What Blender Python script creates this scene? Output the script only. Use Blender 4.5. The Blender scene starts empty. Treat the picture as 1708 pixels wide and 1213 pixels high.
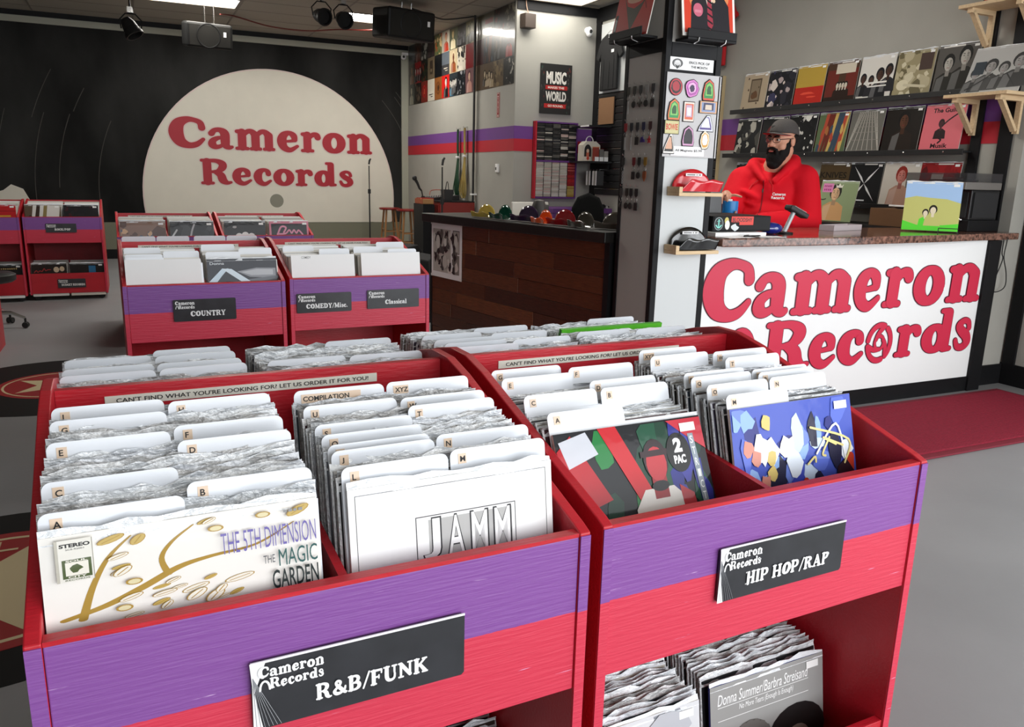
import bpy, math, random
from mathutils import Vector, Matrix
S = bpy.context.scene
COL = S.collection
rnd = random.Random(7)
pi = math.pi
def R(a): return math.radians(a)

# ---------------------------------------------------------------- camera
def make_camera():
    yaw, pit, rol = R(25.29), R(13.25), R(1.457)
    fw = Vector((math.sin(yaw)*math.cos(pit), math.cos(yaw)*math.cos(pit), -math.sin(pit)))
    r = Vector((math.cos(yaw), -math.sin(yaw), 0)); u = r.cross(fw)
    r2 = math.cos(rol)*r + math.sin(rol)*u; u2 = -math.sin(rol)*r + math.cos(rol)*u
    cd = bpy.data.cameras.new('camera'); cd.sensor_width = 36; cd.lens = 1330.5/1708*36
    cd.clip_start = .02; cd.clip_end = 200
    co = bpy.data.objects.new('camera', cd); COL.objects.link(co)
    M = Matrix((( r2.x, u2.x, -fw.x, 0), (r2.y, u2.y, -fw.y, 0), (r2.z, u2.z, -fw.z, 1.35), (0,0,0,1)))
    co.matrix_world = M
    S.camera = co
make_camera()
# ---------------------------------------------------------------- world, daylight, exposure
S.view_settings.view_transform = 'Standard'
S.view_settings.look = 'None'
S.view_settings.exposure = 0.22
S.view_settings.gamma = 1.0
S.view_settings.use_curve_mapping = False
W = bpy.data.worlds.new('sky'); S.world = W; W.use_nodes = True
bg = W.node_tree.nodes['Background']; bg.inputs[0].default_value = (.80, .90, 1.0, 1); bg.inputs[1].default_value = 1.0
def area(name, loc, target, sx, sy, energy, col):
    l = bpy.data.lights.new(name, 'AREA'); l.shape = 'RECTANGLE'; l.size = sx; l.size_y = sy; l.energy = energy; l.color = col
    o = bpy.data.objects.new(name, l); COL.objects.link(o); o.location = loc
    o.rotation_euler = (Vector(target)-Vector(loc)).to_track_quat('-Z', 'Y').to_euler()
    return o
# daylight entering through the shop windows behind and to the right of the viewer
area('window_daylight', (2.45, -2.52, 1.75), (2.45, 5, 1.5), 5.6, 2.5, 190, (.97, .985, 1.0))
area('side_window_daylight', (5.42, 0.1, 1.75), (0, 0.3, 1.2), 3.4, 2.3, 90, (.97, .985, 1.0))

# ---------------------------------------------------------------- materials
MATS = {}
def nd(nt, t, **kw):
    n = nt.nodes.new(t)
    for k, v in kw.items(): setattr(n, k, v)
    return n
def mat(name, col=(.8,.8,.8), rough=.5, metal=0, spec=.5, coat=0, coat_rough=.05, bump=None, vary=None, attr=False, rand=None, trans=0, emit=None, alpha=1, split=None, sheen=0, scratch=None):
    """procedural material; bump=(scale,strength,(sx,sy,sz)); vary=(scale,amount); rand=[colours] by object; split=(z,[col_below])"""
    if name in MATS: return MATS[name]
    m = bpy.data.materials.new(name); m.use_nodes = True; nt = m.node_tree; b = nt.nodes['Principled BSDF']; L = nt.links
    b.inputs['Base Color'].default_value = (*col, 1); b.inputs['Roughness'].default_value = rough; b.inputs['Metallic'].default_value = metal
    b.inputs['Specular IOR Level'].default_value = spec; b.inputs['Coat Weight'].default_value = coat; b.inputs['Coat Roughness'].default_value = coat_rough
    b.inputs['Transmission Weight'].default_value = trans; b.inputs['Alpha'].default_value = alpha
    if sheen: b.inputs['Sheen Weight'].default_value = sheen
    tc = nd(nt, 'ShaderNodeTexCoord'); cur = None
    if attr:
        a = nd(nt, 'ShaderNodeAttribute', attribute_name='Col'); cur = a.outputs['Color']
    if rand:
        oi = nd(nt, 'ShaderNodeObjectInfo'); cr = nd(nt, 'ShaderNodeValToRGB'); cr.color_ramp.interpolation = 'CONSTANT'
        e = cr.color_ramp.elements
        while len(e) < len(rand): e.new(.5)
        for i, c in enumerate(rand): e[i].position = i/len(rand); e[i].color = (*c, 1)
        L.new(oi.outputs['Random'], cr.inputs[0]); cur = cr.outputs[0]
    if split:
        sx = nd(nt, 'ShaderNodeSeparateXYZ'); L.new(tc.outputs['Object'], sx.inputs[0])
        nz = nd(nt, 'ShaderNodeTexNoise'); nz.inputs['Scale'].default_value = 60; L.new(tc.outputs['Object'], nz.inputs[0])
        ad = nd(nt, 'ShaderNodeMath', operation='MULTIPLY_ADD'); L.new(nz.outputs[0], ad.inputs[0]); ad.inputs[1].default_value = .003; L.new(sx.outputs[2], ad.inputs[2])
        gt = nd(nt, 'ShaderNodeMath', operation='GREATER_THAN'); L.new(ad.outputs[0], gt.inputs[0]); gt.inputs[1].default_value = split[0]
        mx = nd(nt, 'ShaderNodeMix', data_type='RGBA'); L.new(gt.outputs[0], mx.inputs[0]); mx.inputs[6].default_value = (*split[1], 1); mx.inputs[7].default_value = (*col, 1)
        cur = mx.outputs[2]
    if vary:
        nz = nd(nt, 'ShaderNodeTexNoise'); nz.inputs['Scale'].default_value = vary[0]; nz.inputs['Detail'].default_value = 5
        if len(vary) > 2:
            mp = nd(nt, 'ShaderNodeMapping'); mp.inputs['Scale'].default_value = vary[2]; L.new(tc.outputs['Object'], mp.inputs[0]); L.new(mp.outputs[0], nz.inputs[0])
        else: L.new(tc.outputs['Object'], nz.inputs[0])
        mr = nd(nt, 'ShaderNodeMapRange'); mr.inputs[1].default_value = .3; mr.inputs[2].default_value = .7
        mr.inputs[3].default_value = 1-vary[1]; mr.inputs[4].default_value = 1+vary[1]; L.new(nz.outputs[0], mr.inputs[0])
        mx = nd(nt, 'ShaderNodeVectorMath', operation='SCALE')
        if cur is None: mx.inputs[0].default_value = col
        else: L.new(cur, mx.inputs[0])
        L.new(mr.outputs[0], mx.inputs['Scale']); cur = mx.outputs[0]
    if scratch:   # (scale vec, threshold, colour): thin worn strokes of lighter paint
        mp = nd(nt, 'ShaderNodeMapping'); mp.inputs['Scale'].default_value = scratch[0]; L.new(tc.outputs['Object'], mp.inputs[0])
        nz = nd(nt, 'ShaderNodeTexNoise'); nz.inputs['Scale'].default_value = 1; nz.inputs['Detail'].default_value = 3; L.new(mp.outputs[0], nz.inputs[0])
        mr = nd(nt, 'ShaderNodeMapRange'); mr.inputs[1].default_value = scratch[1]; mr.inputs[2].default_value = scratch[1]+.06; mr.inputs[4].default_value = .6; L.new(nz.outputs[0], mr.inputs[0])
        mx = nd(nt, 'ShaderNodeMix', data_type='RGBA'); L.new(mr.outputs[0], mx.inputs[0]); mx.inputs[7].default_value = (*scratch[2], 1)
        if cur is None: mx.inputs[6].default_value = (*col, 1)
        else: L.new(cur, mx.inputs[6])
        cur = mx.outputs[2]
    if cur is not None: L.new(cur, b.inputs['Base Color'])
    if bump:
        mp = nd(nt, 'ShaderNodeMapping'); mp.inputs['Scale'].default_value = bump[2] if len(bump) > 2 else (1,1,1); L.new(tc.outputs['Object'], mp.inputs[0])
        nz = nd(nt, 'ShaderNodeTexNoise'); nz.inputs['Scale'].default_value = bump[0]; nz.inputs['Detail'].default_value = 4; L.new(mp.outputs[0], nz.inputs[0])
        bp = nd(nt, 'ShaderNodeBump'); bp.inputs['Strength'].default_value = bump[1]; bp.inputs['Distance'].default_value = .01; L.new(nz.outputs[0], bp.inputs['Height']); L.new(bp.outputs[0], b.inputs['Normal'])
        if coat: L.new(bp.outputs[0], b.inputs['Coat Normal'])
    if emit: b.inputs['Emission Color'].default_value = (*emit[0], 1); b.inputs['Emission Strength'].default_value = emit[1]
    MATS[name] = m
    return m

# ---------------------------------------------------------------- mesh builder
class MB:
    def __init__(s): s.v, s.f, s.c, s.m = [], [], [], []
    def poly(s, pts, col=None, mi=0):
        i = len(s.v); s.v += [tuple(p) for p in pts]; s.f.append(tuple(range(i, i+len(pts)))); s.c.append(col); s.m.append(mi); return s
    def faces(s, pts, fs, col=None, mi=0):
        i = len(s.v); s.v += [tuple(p) for p in pts]
        for f in fs: s.f.append(tuple(k+i for k in f)); s.c.append(col); s.m.append(mi)
        return s
    def box(s, x0, x1, y0, y1, z0, z1, col=None, mi=0):
        p = [(x,y,z) for z in (z0,z1) for y in (y0,y1) for x in (x0,x1)]
        return s.faces(p, [(0,2,3,1),(4,5,7,6),(0,1,5,4),(2,6,7,3),(0,4,6,2),(1,3,7,5)], col, mi)
    def obox(s, c, sz, M, col=None, mi=0):
        c = Vector(c); p = [c + M @ Vector((x*sz[0]/2, y*sz[1]/2, z*sz[2]/2)) for z in (-1,1) for y in (-1,1) for x in (-1,1)]
        return s.faces(p, [(0,2,3,1),(4,5,7,6),(0,1,5,4),(2,6,7,3),(0,4,6,2),(1,3,7,5)], col, mi)
    def prism(s, poly, a0, a1, axis='y', col=None, mi=0):
        """extrude a 2-D outline: axis y -> (x,z) points, x -> (y,z), z -> (x,y)"""
        f = {'y': lambda p,a: (p[0],a,p[1]), 'x': lambda p,a: (a,p[0],p[1]), 'z': lambda p,a: (p[0],p[1],a)}[axis]
        n = len(poly); p = [f(q,a0) for q in poly] + [f(q,a1) for q in poly]
        return s.faces(p, [tuple(range(n)), tuple(range(2*n-1, n-1, -1))] + [(i, i+n, (i+1)%n+n, (i+1)%n) for i in range(n)], col, mi)
    def tube(s, pts, r, n=8, col=None, mi=0, cap=True, closed=False):
        pts = [Vector(p) for p in pts]; N = len(pts); rr = r if isinstance(r, (list, tuple)) else [r]*N
        up = Vector((0,0,1)); rings = []; prev = None
        for i, p in enumerate(pts):
            a = pts[(i-1) % N] if closed else pts[max(i-1, 0)]; b = pts[(i+1) % N] if closed else pts[min(i+1, N-1)]
            t = (b-a); t = t.normalized() if t.length > 1e-9 else Vector((0,0,1))
            if prev is None:
                x = t.cross(up)
                if x.length < 1e-4: x = t.cross(Vector((1,0,0)))
            else: x = prev - t*prev.dot(t)
            x.normalize(); prev = x; y = t.cross(x)
            rings.append([p + rr[i]*(math.cos(2*pi*k/n)*x + math.sin(2*pi*k/n)*y) for k in range(n)])
        vs = [q for g in rings for q in g]; fs = []
        for i in range(N if closed else N-1):
            j = (i+1) % N
            for k in range(n): fs.append((i*n+k, i*n+(k+1)%n, j*n+(k+1)%n, j*n+k))
        if cap and not closed: fs += [tuple(range(n-1,-1,-1)), tuple((N-1)*n+k for k in range(n))]
        return s.faces(vs, fs, col, mi)
    def lathe(s, prof, n=20, c=(0,0,0), M=None, col=None, mi=0, a0=0, a1=2*pi):
        full = abs(a1-a0-2*pi) < 1e-6; K = n if full else n+1; vs = []
        for r, z in prof:
            for k in range(K):
                a = a0+(a1-a0)*k/n; q = Vector((r*math.cos(a), r*math.sin(a), z))
                vs.append(Vector(c) + (M @ q if M else q))
        fs = []
        for i in range(len(prof)-1):
            for k in range(n):
                k2 = (k+1) % K; fs.append((i*K+k, i*K+k2, (i+1)*K+k2, (i+1)*K+k))
        return s.faces(vs, fs, col, mi)
    def ball(s, c, r, n=12, m=8, M=None, col=None, mi=0):
        r = r if isinstance(r, (list, tuple)) else (r,r,r); vs = []; c = Vector(c)
        for i in range(m+1):
            th = pi*i/m
            for k in range(n):
                ph = 2*pi*k/n; q = Vector((r[0]*math.sin(th)*math.cos(ph), r[1]*math.sin(th)*math.sin(ph), r[2]*math.cos(th)))
                vs.append(c + (M @ q if M else q))
        return s.faces(vs, [(i*n+k, (i+1)*n+k, (i+1)*n+(k+1)%n, i*n+(k+1)%n) for i in range(m) for k in range(n)], col, mi)
    def mesh(s, name):
        me = bpy.data.meshes.new(name); me.from_pydata(s.v, [], s.f)
        if any(c is not None for c in s.c):
            at = me.color_attributes.new('Col', 'FLOAT_COLOR', 'CORNER'); d = []
            for f, c in zip(s.f, s.c): d += list((*(c or (.5,.5,.5)), 1))*len(f)
            at.data.foreach_set('color', d)
        if any(s.m): me.polygons.foreach_set('material_index', s.m)
        me.validate(); me.update(); return me
    def build(s, name, m, parent=None, smooth=False, bevel=0, fix=True):
        me = s.mesh(name)
        return link(name, me, m, parent, smooth, bevel, fix)
def link(name, me, m, parent=None, smooth=False, bevel=0, fix=True):
    if fix:
        import bmesh
        bm = bmesh.new(); bm.from_mesh(me)
        if smooth: bmesh.ops.remove_doubles(bm, verts=bm.verts, dist=1e-6)
        bmesh.ops.recalc_face_normals(bm, faces=bm.faces); bm.to_mesh(me); bm.free()
    for k in (m if isinstance(m, (list, tuple)) else [m]): me.materials.append(k)
    if smooth:
        me.polygons.foreach_set('use_smooth', [True]*len(me.polygons))
        try: me.set_sharp_from_angle(angle=R(40))
        except Exception: pass
    o = bpy.data.objects.new(name, me); COL.objects.link(o)
    if parent: o.parent = parent
    if bevel:
        b = o.modifiers.new('bevel', 'BEVEL'); b.width = bevel; b.segments = 2; b.limit_method = 'ANGLE'; b.angle_limit = R(50)
    return o
def tag(o, label=None, cat=None, group=None, kind=None):
    if label: o['label'] = label
    if cat: o['category'] = cat
    if group: o['group'] = group
    if kind: o['kind'] = kind
    return o
def thing(name, label, cat, loc=(0,0,0), rot=(0,0,0), group=None):
    o = bpy.data.objects.new(name, None); COL.objects.link(o); o.location = loc; o.rotation_euler = rot; o.empty_display_size = .05
    return tag(o, label, cat, group)
def struct(name, mb, m, **kw): return tag(mb.build(name, m, **kw), kind='structure')
def place(o, loc=(0,0,0), rot=(0,0,0)): o.location = loc; o.rotation_euler = rot; return o
def copy_of(o, parent=None):
    c = o.copy(); COL.objects.link(c); c.parent = parent
    for ch in list(o.children): copy_of(ch, c)
    return c
def srgb(*c):
    f = lambda v: (v/12.92 if v <= .04045 else ((v+.055)/1.055)**2.4)
    return tuple(f(x/255) for x in c)
def hx(h): return srgb(int(h[0:2],16), int(h[2:4],16), int(h[4:6],16))
def bez(pts, n=8):
    """Catmull-Rom through points of any dimension"""
    out = []
    P = [pts[0]] + list(pts) + [pts[-1]]
    for i in range(1, len(P)-2):
        a, b, c, d = P[i-1], P[i], P[i+1], P[i+2]
        for k in range(n):
            t = k/n
            out.append(tuple(.5*((2*b[j]) + (-a[j]+c[j])*t + (2*a[j]-5*b[j]+4*c[j]-d[j])*t*t + (-a[j]+3*b[j]-3*c[j]+d[j])*t**3) for j in range(len(b))))
    out.append(tuple(P[-2])); return out

# ---------------------------------------------------------------- fat rounded serif letters (strokes with swelling width)
def stem(x, y0=.06, y1=.6, r=.118, foot=.13, head=0):
    st = [[(x,y0+.04,r),(x,y1,r)], [(x-foot,.055,.055),(x,.065,.06),(x+foot,.055,.055)]]
    if head: st.append([(x-head,y1+.02,.06),(x,y1,.1)])
    return st
def capstem(x, r=.13, foot=.15, top=True):
    st = [[(x,.1,r),(x,.9,r)], [(x-foot,.06,.06),(x+foot,.06,.06)]]
    if top: st.append([(x-foot,.94,.06),(x+foot,.94,.06)])
    return st
def ring(cx, cy, rx, ry, rs, rt, n=20, a0=0, a1=360):
    return [[(cx+rx*math.cos(R(a)), cy+ry*math.sin(R(a)), rs*abs(math.cos(R(a)))**1.5+rt*(1-abs(math.cos(R(a)))**1.5)) for a in [a0+(a1-a0)*k/n for k in range(n+1)]]]
def sm(*p): return bez(p, 6)
GL = {
 'C': (.98, [sm((.86,.66,.095),(.82,.82,.085),(.66,.9,.075),(.47,.9,.1),(.27,.77,.155),(.2,.5,.19),(.29,.22,.155),(.5,.1,.1),(.71,.14,.085),(.88,.3,.055))]),
 'a': (.72, [sm((.12,.5,.09),(.2,.6,.075),(.34,.62,.08),(.46,.52,.12),(.47,.3,.125),(.48,.14,.11),(.57,.07,.07),(.64,.09,.05)), sm((.44,.38,.05),(.28,.36,.065),(.15,.27,.09),(.13,.15,.11),(.21,.08,.08),(.33,.1,.06),(.44,.19,.05))]),
 'm': (1.14, stem(.2,.06,.58,.115,.14,.13)+stem(.56,.06,.5,.115,.12)+stem(.92,.06,.5,.115,.12)+[sm((.22,.46,.06),(.34,.6,.075),(.46,.61,.085),(.56,.5,.115)), sm((.58,.46,.06),(.7,.6,.075),(.82,.61,.085),(.92,.5,.115))]),
 'n': (.8, stem(.2,.06,.58,.115,.14,.13)+stem(.58,.06,.5,.115,.13)+[sm((.22,.46,.06),(.34,.6,.075),(.47,.61,.085),(.58,.5,.115))]),
 'e': (.66, [sm((.14,.34,.05),(.34,.35,.045),(.5,.385,.06)), sm((.5,.4,.08),(.47,.54,.095),(.34,.62,.075),(.19,.53,.115),(.14,.34,.135),(.2,.14,.11),(.37,.06,.08),(.57,.19,.05))]),
 'r': (.62, stem(.2,.06,.58,.115,.14,.13)+[sm((.24,.44,.05),(.34,.58,.075),(.46,.58,.095),(.5,.5,.09))]),
 'o': (.72, ring(.35,.34,.215,.27,.13,.08)),
 'c': (.62, [sm((.48,.46,.09),(.45,.57,.085),(.33,.62,.075),(.19,.53,.115),(.14,.34,.135),(.2,.14,.11),(.36,.06,.08),(.54,.19,.05))]),
 'd': (.8, ring(.32,.33,.19,.26,.125,.075)+[[(.57,.14,.115),(.57,.9,.11)], [(.43,.95,.055),(.57,.93,.08)], [(.57,.08,.08),(.71,.07,.055)]]),
 's': (.56, [sm((.44,.46,.06),(.4,.58,.06),(.27,.62,.065),(.15,.52,.09),(.24,.4,.1),(.38,.3,.11),(.43,.16,.1),(.32,.06,.075),(.17,.08,.065),(.1,.21,.055))]),
 'l': (.4, [[(.2,.12,.115),(.2,.9,.115)], [(.05,.055,.055),(.35,.055,.055)], [(.06,.95,.055),(.2,.93,.08)]]),
 'i': (.4, stem(.2,.06,.56,.115,.13,.12)+[[(.19,.88,.115),(.2,.88,.115)]]),
 '.': (.32, [[(.14,.11,.105),(.15,.11,.105)]]),
 '/': (.5, [[(.06,.0,.06),(.44,.98,.06)]]),
 ' ': (.34, []),
 'R': (.96, capstem(.22)+[sm((.24,.93,.07),(.5,.93,.08),(.68,.82,.12),(.67,.66,.12),(.52,.52,.075),(.28,.5,.05)), sm((.46,.5,.08),(.62,.38,.125),(.68,.18,.13),(.8,.08,.08),(.92,.1,.05))]),
 'O': (1.0, ring(.5,.5,.31,.41,.17,.09)),
 'U': (.98, [sm((.24,.92,.13),(.24,.35,.135),(.34,.13,.11),(.53,.09,.09),(.7,.18,.08),(.75,.4,.07),(.75,.92,.07)), [(.08,.94,.06),(.4,.94,.06)], [(.62,.94,.06),(.88,.94,.06)]]),
 'N': (1.02, [[(.2,.08,.075),(.2,.9,.09)], [(.2,.9,.12),(.8,.14,.12)], [(.8,.1,.08),(.8,.92,.075)], [(.07,.06,.06),(.34,.06,.06)], [(.06,.94,.06),(.2,.94,.06)], [(.67,.94,.06),(.93,.94,.06)]]),
 'T': (.9, [[(.44,.08,.135),(.44,.9,.135)], [(.28,.06,.06),(.6,.06,.06)], [(.08,.91,.085),(.8,.91,.085)], [(.07,.72,.05),(.08,.92,.08)], [(.81,.72,.05),(.8,.92,.08)]]),
 'Y': (.94, [[(.46,.08,.13),(.46,.45,.13)], [(.46,.45,.12),(.2,.92,.11)], [(.46,.45,.08),(.74,.92,.07)], [(.3,.06,.06),(.62,.06,.06)], [(.06,.94,.06),(.34,.94,.06)], [(.62,.94,.06),(.86,.94,.06)]]),
 'M': (1.2, [[(.2,.08,.08),(.22,.9,.085)], [(.24,.9,.13),(.58,.15,.09)], [(.58,.15,.07),(.92,.9,.09)], [(.94,.1,.13),(.92,.9,.13)], [(.06,.06,.06),(.34,.06,.06)], [(.78,.06,.06),(1.1,.06,.06)], [(.06,.94,.06),(.24,.94,.06)], [(.92,.94,.06),(1.08,.94,.06)]]),
 'E': (.86, capstem(.22)+[[(.2,.92,.075),(.7,.92,.075)], [(.2,.08,.075),(.72,.08,.075)], [(.25,.5,.06),(.55,.5,.06)], [(.72,.74,.05),(.72,.93,.06)], [(.75,.28,.05),(.74,.08,.06)], [(.55,.4,.05),(.55,.6,.05)]]),
 'D': (.98, capstem(.22)+[sm((.24,.92,.075),(.5,.9,.09),(.72,.73,.14),(.76,.48,.155),(.7,.24,.14),(.5,.09,.09),(.24,.08,.075))]),
 'H': (1.02, capstem(.22)+capstem(.78)+[[(.22,.5,.07),(.78,.5,.07)]]),
 'I': (.46, capstem(.22)),
 'P': (.88, capstem(.22)+[sm((.24,.92,.07),(.5,.92,.08),(.66,.82,.125),(.66,.62,.125),(.5,.48,.08),(.28,.46,.06))]),
 'A': (1.0, [[(.2,.08,.065),(.48,.88,.08)], [(.48,.88,.12),(.78,.1,.135)], [(.3,.33,.06),(.68,.33,.06)], [(.06,.06,.06),(.34,.06,.06)], [(.6,.06,.06),(.94,.06,.06)]]),
 'B': (.92, capstem(.22)+[sm((.24,.92,.07),(.5,.92,.08),(.64,.82,.11),(.64,.68,.11),(.5,.55,.07),(.28,.52,.05)), sm((.3,.52,.05),(.56,.5,.07),(.71,.38,.12),(.7,.2,.12),(.52,.08,.08),(.24,.07,.07))]),
 'F': (.82, capstem(.22)+[[(.2,.92,.075),(.7,.92,.075)], [(.25,.5,.06),(.55,.5,.06)], [(.72,.72,.05),(.72,.93,.06)], [(.55,.4,.05),(.55,.6,.05)]]),
 'K': (1.0, capstem(.22)+[[(.3,.45,.07),(.76,.9,.08)], [(.44,.58,.1),(.78,.12,.13)], [(.62,.06,.06),(.94,.06,.06)], [(.62,.94,.06),(.88,.94,.06)]]),
 'G': (1.0, [sm((.82,.68,.09),(.78,.83,.08),(.63,.9,.075),(.45,.89,.1),(.27,.76,.15),(.2,.5,.18),(.29,.22,.15),(.5,.1,.1),(.7,.14,.09),(.78,.3,.1)), [(.78,.2,.11),(.78,.42,.11)], [(.6,.44,.055),(.92,.44,.055)]]),
 'S': (.76, [sm((.62,.72,.07),(.55,.86,.07),(.36,.91,.075),(.2,.78,.105),(.3,.59,.125),(.52,.44,.135),(.58,.24,.125),(.42,.09,.085),(.22,.11,.075),(.11,.3,.06))]),
 '&': (1.0, [sm((.86,.44,.06),(.8,.26,.08),(.56,.1,.09),(.3,.1,.11),(.18,.26,.11),(.3,.44,.08),(.5,.62,.08),(.54,.8,.09),(.4,.9,.08),(.28,.8,.09),(.36,.6,.1),(.6,.32,.12),(.82,.1,.1),(.92,.1,.06))]),
 '-': (.5, [[(.1,.35,.06),(.38,.35,.06)]]),
 ',': (.3, [[(.14,.1,.1),(.1,-.08,.04)]]),
}
STEP = [3e-5]
def _stroke(mb, st, T, grow, y, col, k=10, cnt=[0]):
    for i in range(len(st)-1):
        cnt[0] = (cnt[0]+1) % 60; yy = y-cnt[0]*STEP[0]
        (x0,y0,r0), (x1,y1,r1) = st[i], st[i+1]; r0 += grow; r1 += grow
        d = math.hypot(x1-x0, y1-y0)
        if d < 1e-6: d = 1e-6; 
        a = math.atan2(y1-y0, x1-x0); q = max(-1, min(1, (r0-r1)/d)); b = math.acos(q)
        pts = [(x0+r0*math.cos(a+b+(2*pi-2*b)*j/k), y0+r0*math.sin(a+b+(2*pi-2*b)*j/k)) for j in range(k+1)]
        pts += [(x1+r1*math.cos(a-b+2*b*j/k), y1+r1*math.sin(a-b+2*b*j/k)) for j in range(k+1)]
        mb.poly([T(px,pz,yy) for px,pz in pts], col)
def letters(mb, txt, x, z, h, y=0, grow=0, col=None, width=None, shear=0, track=0, k=8):
    """adds the letters to mb in the x-z plane facing -y; returns the advance"""
    tot = sum(GL[c][0]+track for c in txt); sx = h if width is None else width/tot; X = x
    for c in txt:
        adv, sts = GL[c]
        for st in sts: _stroke(mb, st, lambda px,pz,yy,X=X: (X+(px+shear*pz)*sx, yy, z+pz*h), grow, y, col, k)
        X += (adv+track)*sx
    return X-x
_tx = {}
def text_mesh(txt, size=1, bold=0, align='LEFT', shear=0, xs=1, space=1):
    """built-in font turned into a flat mesh in the x-z plane facing -y"""
    key = (txt, size, bold, align, shear, xs, space)
    if key not in _tx:
        cu = bpy.data.curves.new('t', 'FONT'); cu.body = txt; cu.size = size; cu.offset = bold; cu.align_x = align; cu.shear = shear; cu.resolution_u = 3; cu.space_character = space; cu.fill_mode = 'FRONT'
        o = bpy.data.objects.new('t', cu); COL.objects.link(o); dg = bpy.context.evaluated_depsgraph_get(); dg.update()
        me = bpy.data.meshes.new_from_object(o.evaluated_get(dg)); bpy.data.objects.remove(o); bpy.data.curves.remove(cu)
        _tx[key] = ([(v.co.x*xs, v.co.y) for v in me.vertices], [tuple(p.vertices) for p in me.polygons]); bpy.data.meshes.remove(me)
    return _tx[key]
def text(mb, txt, x, z, size, y=0, bold=0, align='LEFT', col=None, fit=None, fith=None, rot=0, shear=0, space=1):
    vs, fs = text_mesh(txt, 1, bold, 'LEFT', shear, 1, space)
    if not vs: return
    xa, xb = min(v[0] for v in vs), max(v[0] for v in vs); za, zb = min(v[1] for v in vs), max(v[1] for v in vs)
    sx = sz = size
    if fit: sx = fit/(xb-xa)
    if fith: sz = fith/(zb-za)
    off = {'LEFT': xa, 'CENTER': (xa+xb)/2, 'RIGHT': xb}[align]
    c, s_ = math.cos(R(rot)), math.sin(R(rot))
    P = [((v[0]-off)*sx, (v[1]-(za if fith else 0))*sz) for v in vs]
    mb.faces([(x+a*c-b*s_, y, z+a*s_+b*c) for a, b in P], fs, col)
# ================================================================ the room
CEIL = 3.36; YB = 13.3; XC = 4.25; YM = 9.1; XR = 5.35; XN = 5.5; YN = 3.52
M_gray = mat('gray_wall_paint', srgb(168,166,158), .75, vary=(3,.04), bump=(150,.04))
M_white_trim = mat('greige_trim_paint', srgb(165,165,150), .6)
M_black = mat('black_painted_wood', (.009,.009,.010), .5, spec=.18, bump=(60,.06,(1,1,8)))
M_blackwall = mat('blackboard_paint', (.024,.024,.023), .7, spec=.12, vary=(1.1,.65,(1,1,.45)), bump=(14,.1,(1,1,.15)))
M_floor = mat('painted_concrete', srgb(140,141,143), .5, vary=(1.6,.07), bump=(40,.05))
M_purple = mat('purple_wall_paint', srgb(112,62,140), .6)
M_redw = mat('red_wall_paint', srgb(190,30,48), .6)
M_ceil = mat('acoustic_tile', srgb(168,160,146), .9, bump=(90,.3), vary=(120,.08))
M_grid = mat('ceiling_grid_metal', srgb(120,112,100), .5)
struct('floor', MB().box(-6.2, 9.0, -2.8, YB+.1, -.1, 0), M_floor)
# back wall
bw = struct('wall_back', MB().box(-6.2, XC+.12, YB, YB+.12, 0, CEIL), M_blackwall)
MB().box(-6.1, XC, YB-.012, YB, 0, .14).build('baseboard', M_black, bw)
MB().box(-6.1, XC, YB-.03, YB, 3.205, 3.29).build('cornice', M_white_trim, bw)
MB().box(-6.1, XC, YB-.05, YB, 3.29, CEIL).build('black_fascia', M_black, bw)
MB().box(4.14, XC, YB-.025, YB, .0, 3.205).build('corner_trim', M_white_trim, bw)
M_green = mat('sage_band_paint', srgb(122,122,104), .7)
MB().box(-2.6, 4.14, YB-.013, YB, .14, .535).build('lower_band', M_green, bw)
def circ_arc(cx, cz, rad, zmin, y, n=90):
    pts = [(cx+rad*math.cos(2*pi*k/n), cz+rad*math.sin(2*pi*k/n)) for k in range(n)]
    out = []
    for i, p in enumerate(pts):
        q = pts[(i+1) % n]
        if p[1] >= zmin: out.append(p)
        if (p[1]-zmin)*(q[1]-zmin) < 0:
            t = (zmin-p[1])/(q[1]-p[1]); out.append((p[0]+t*(q[0]-p[0]), zmin))
    return out
M_cream = mat('cream_disc_paint', srgb(224,219,205), .65, vary=(5,.02))
M_letter = mat('crimson_lettering', srgb(170,28,44), .5)
M_rim = mat('pale_letter_outline', srgb(222,205,198), .6)
# painted half record: rim line, cream disc, spindle hole, scribed grooves
MB().prism(circ_arc(2.07, .92, 1.925, .54, 0), YB-.016, YB, 'y').build('disc_outline', M_rim, bw)
disc = MB().prism(circ_arc(2.07, .92, 1.905, .535, 0), YB-.020, YB, 'y').build('painted_disc', M_cream, bw)
MB().prism(circ_arc(2.075, .87, .105, 0, 0, 32), YB-.022, YB-.015, 'y').build('spindle_hole', mat('gray_dot_paint', srgb(140,138,125), .7), bw)
gv = MB()
for rad, a0, a1 in [(2.35,20,42),(2.55,22,40),(2.62,22,41),(2.72,24,40),(2.84,25,40),(2.5,155,182),(3.0,158,178),(3.3,160,182),(3.75,162,176),(3.42,150,162),(2.97,150,157)]:
    gv.tube([(2.07+rad*math.cos(R(a)), YB-.001, .92+rad*math.sin(R(a))) for a in [a0+(a1-a0)*k/14 for k in range(15)]], .0055, 4)
gv.build('scribed_groove', mat('chalky_groove', srgb(74,72,68), .8), bw)
sg = MB(); so = MB()
for mb, y, g in ((so, YB-.022, .035), (sg, YB-.026, 0)):
    letters(mb, 'Cameron', .55, 1.63, .46, y, g, width=3.1)
    letters(mb, 'Records', .96, 1.105, .38, y, g, width=2.36)
so.build('lettering_outline', M_rim, bw); sg.build('lettering', M_letter, bw)
# torn pale patch at far left
MB().prism([(-2.2,.54),(-1.75,.54),(-1.3,.82),(-1.38,1.0),(-1.52,1.06),(-1.62,.98),(-2.2,.8)], YB-.012, YB, 'y').build('pale_patch', M_cream, bw)

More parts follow.
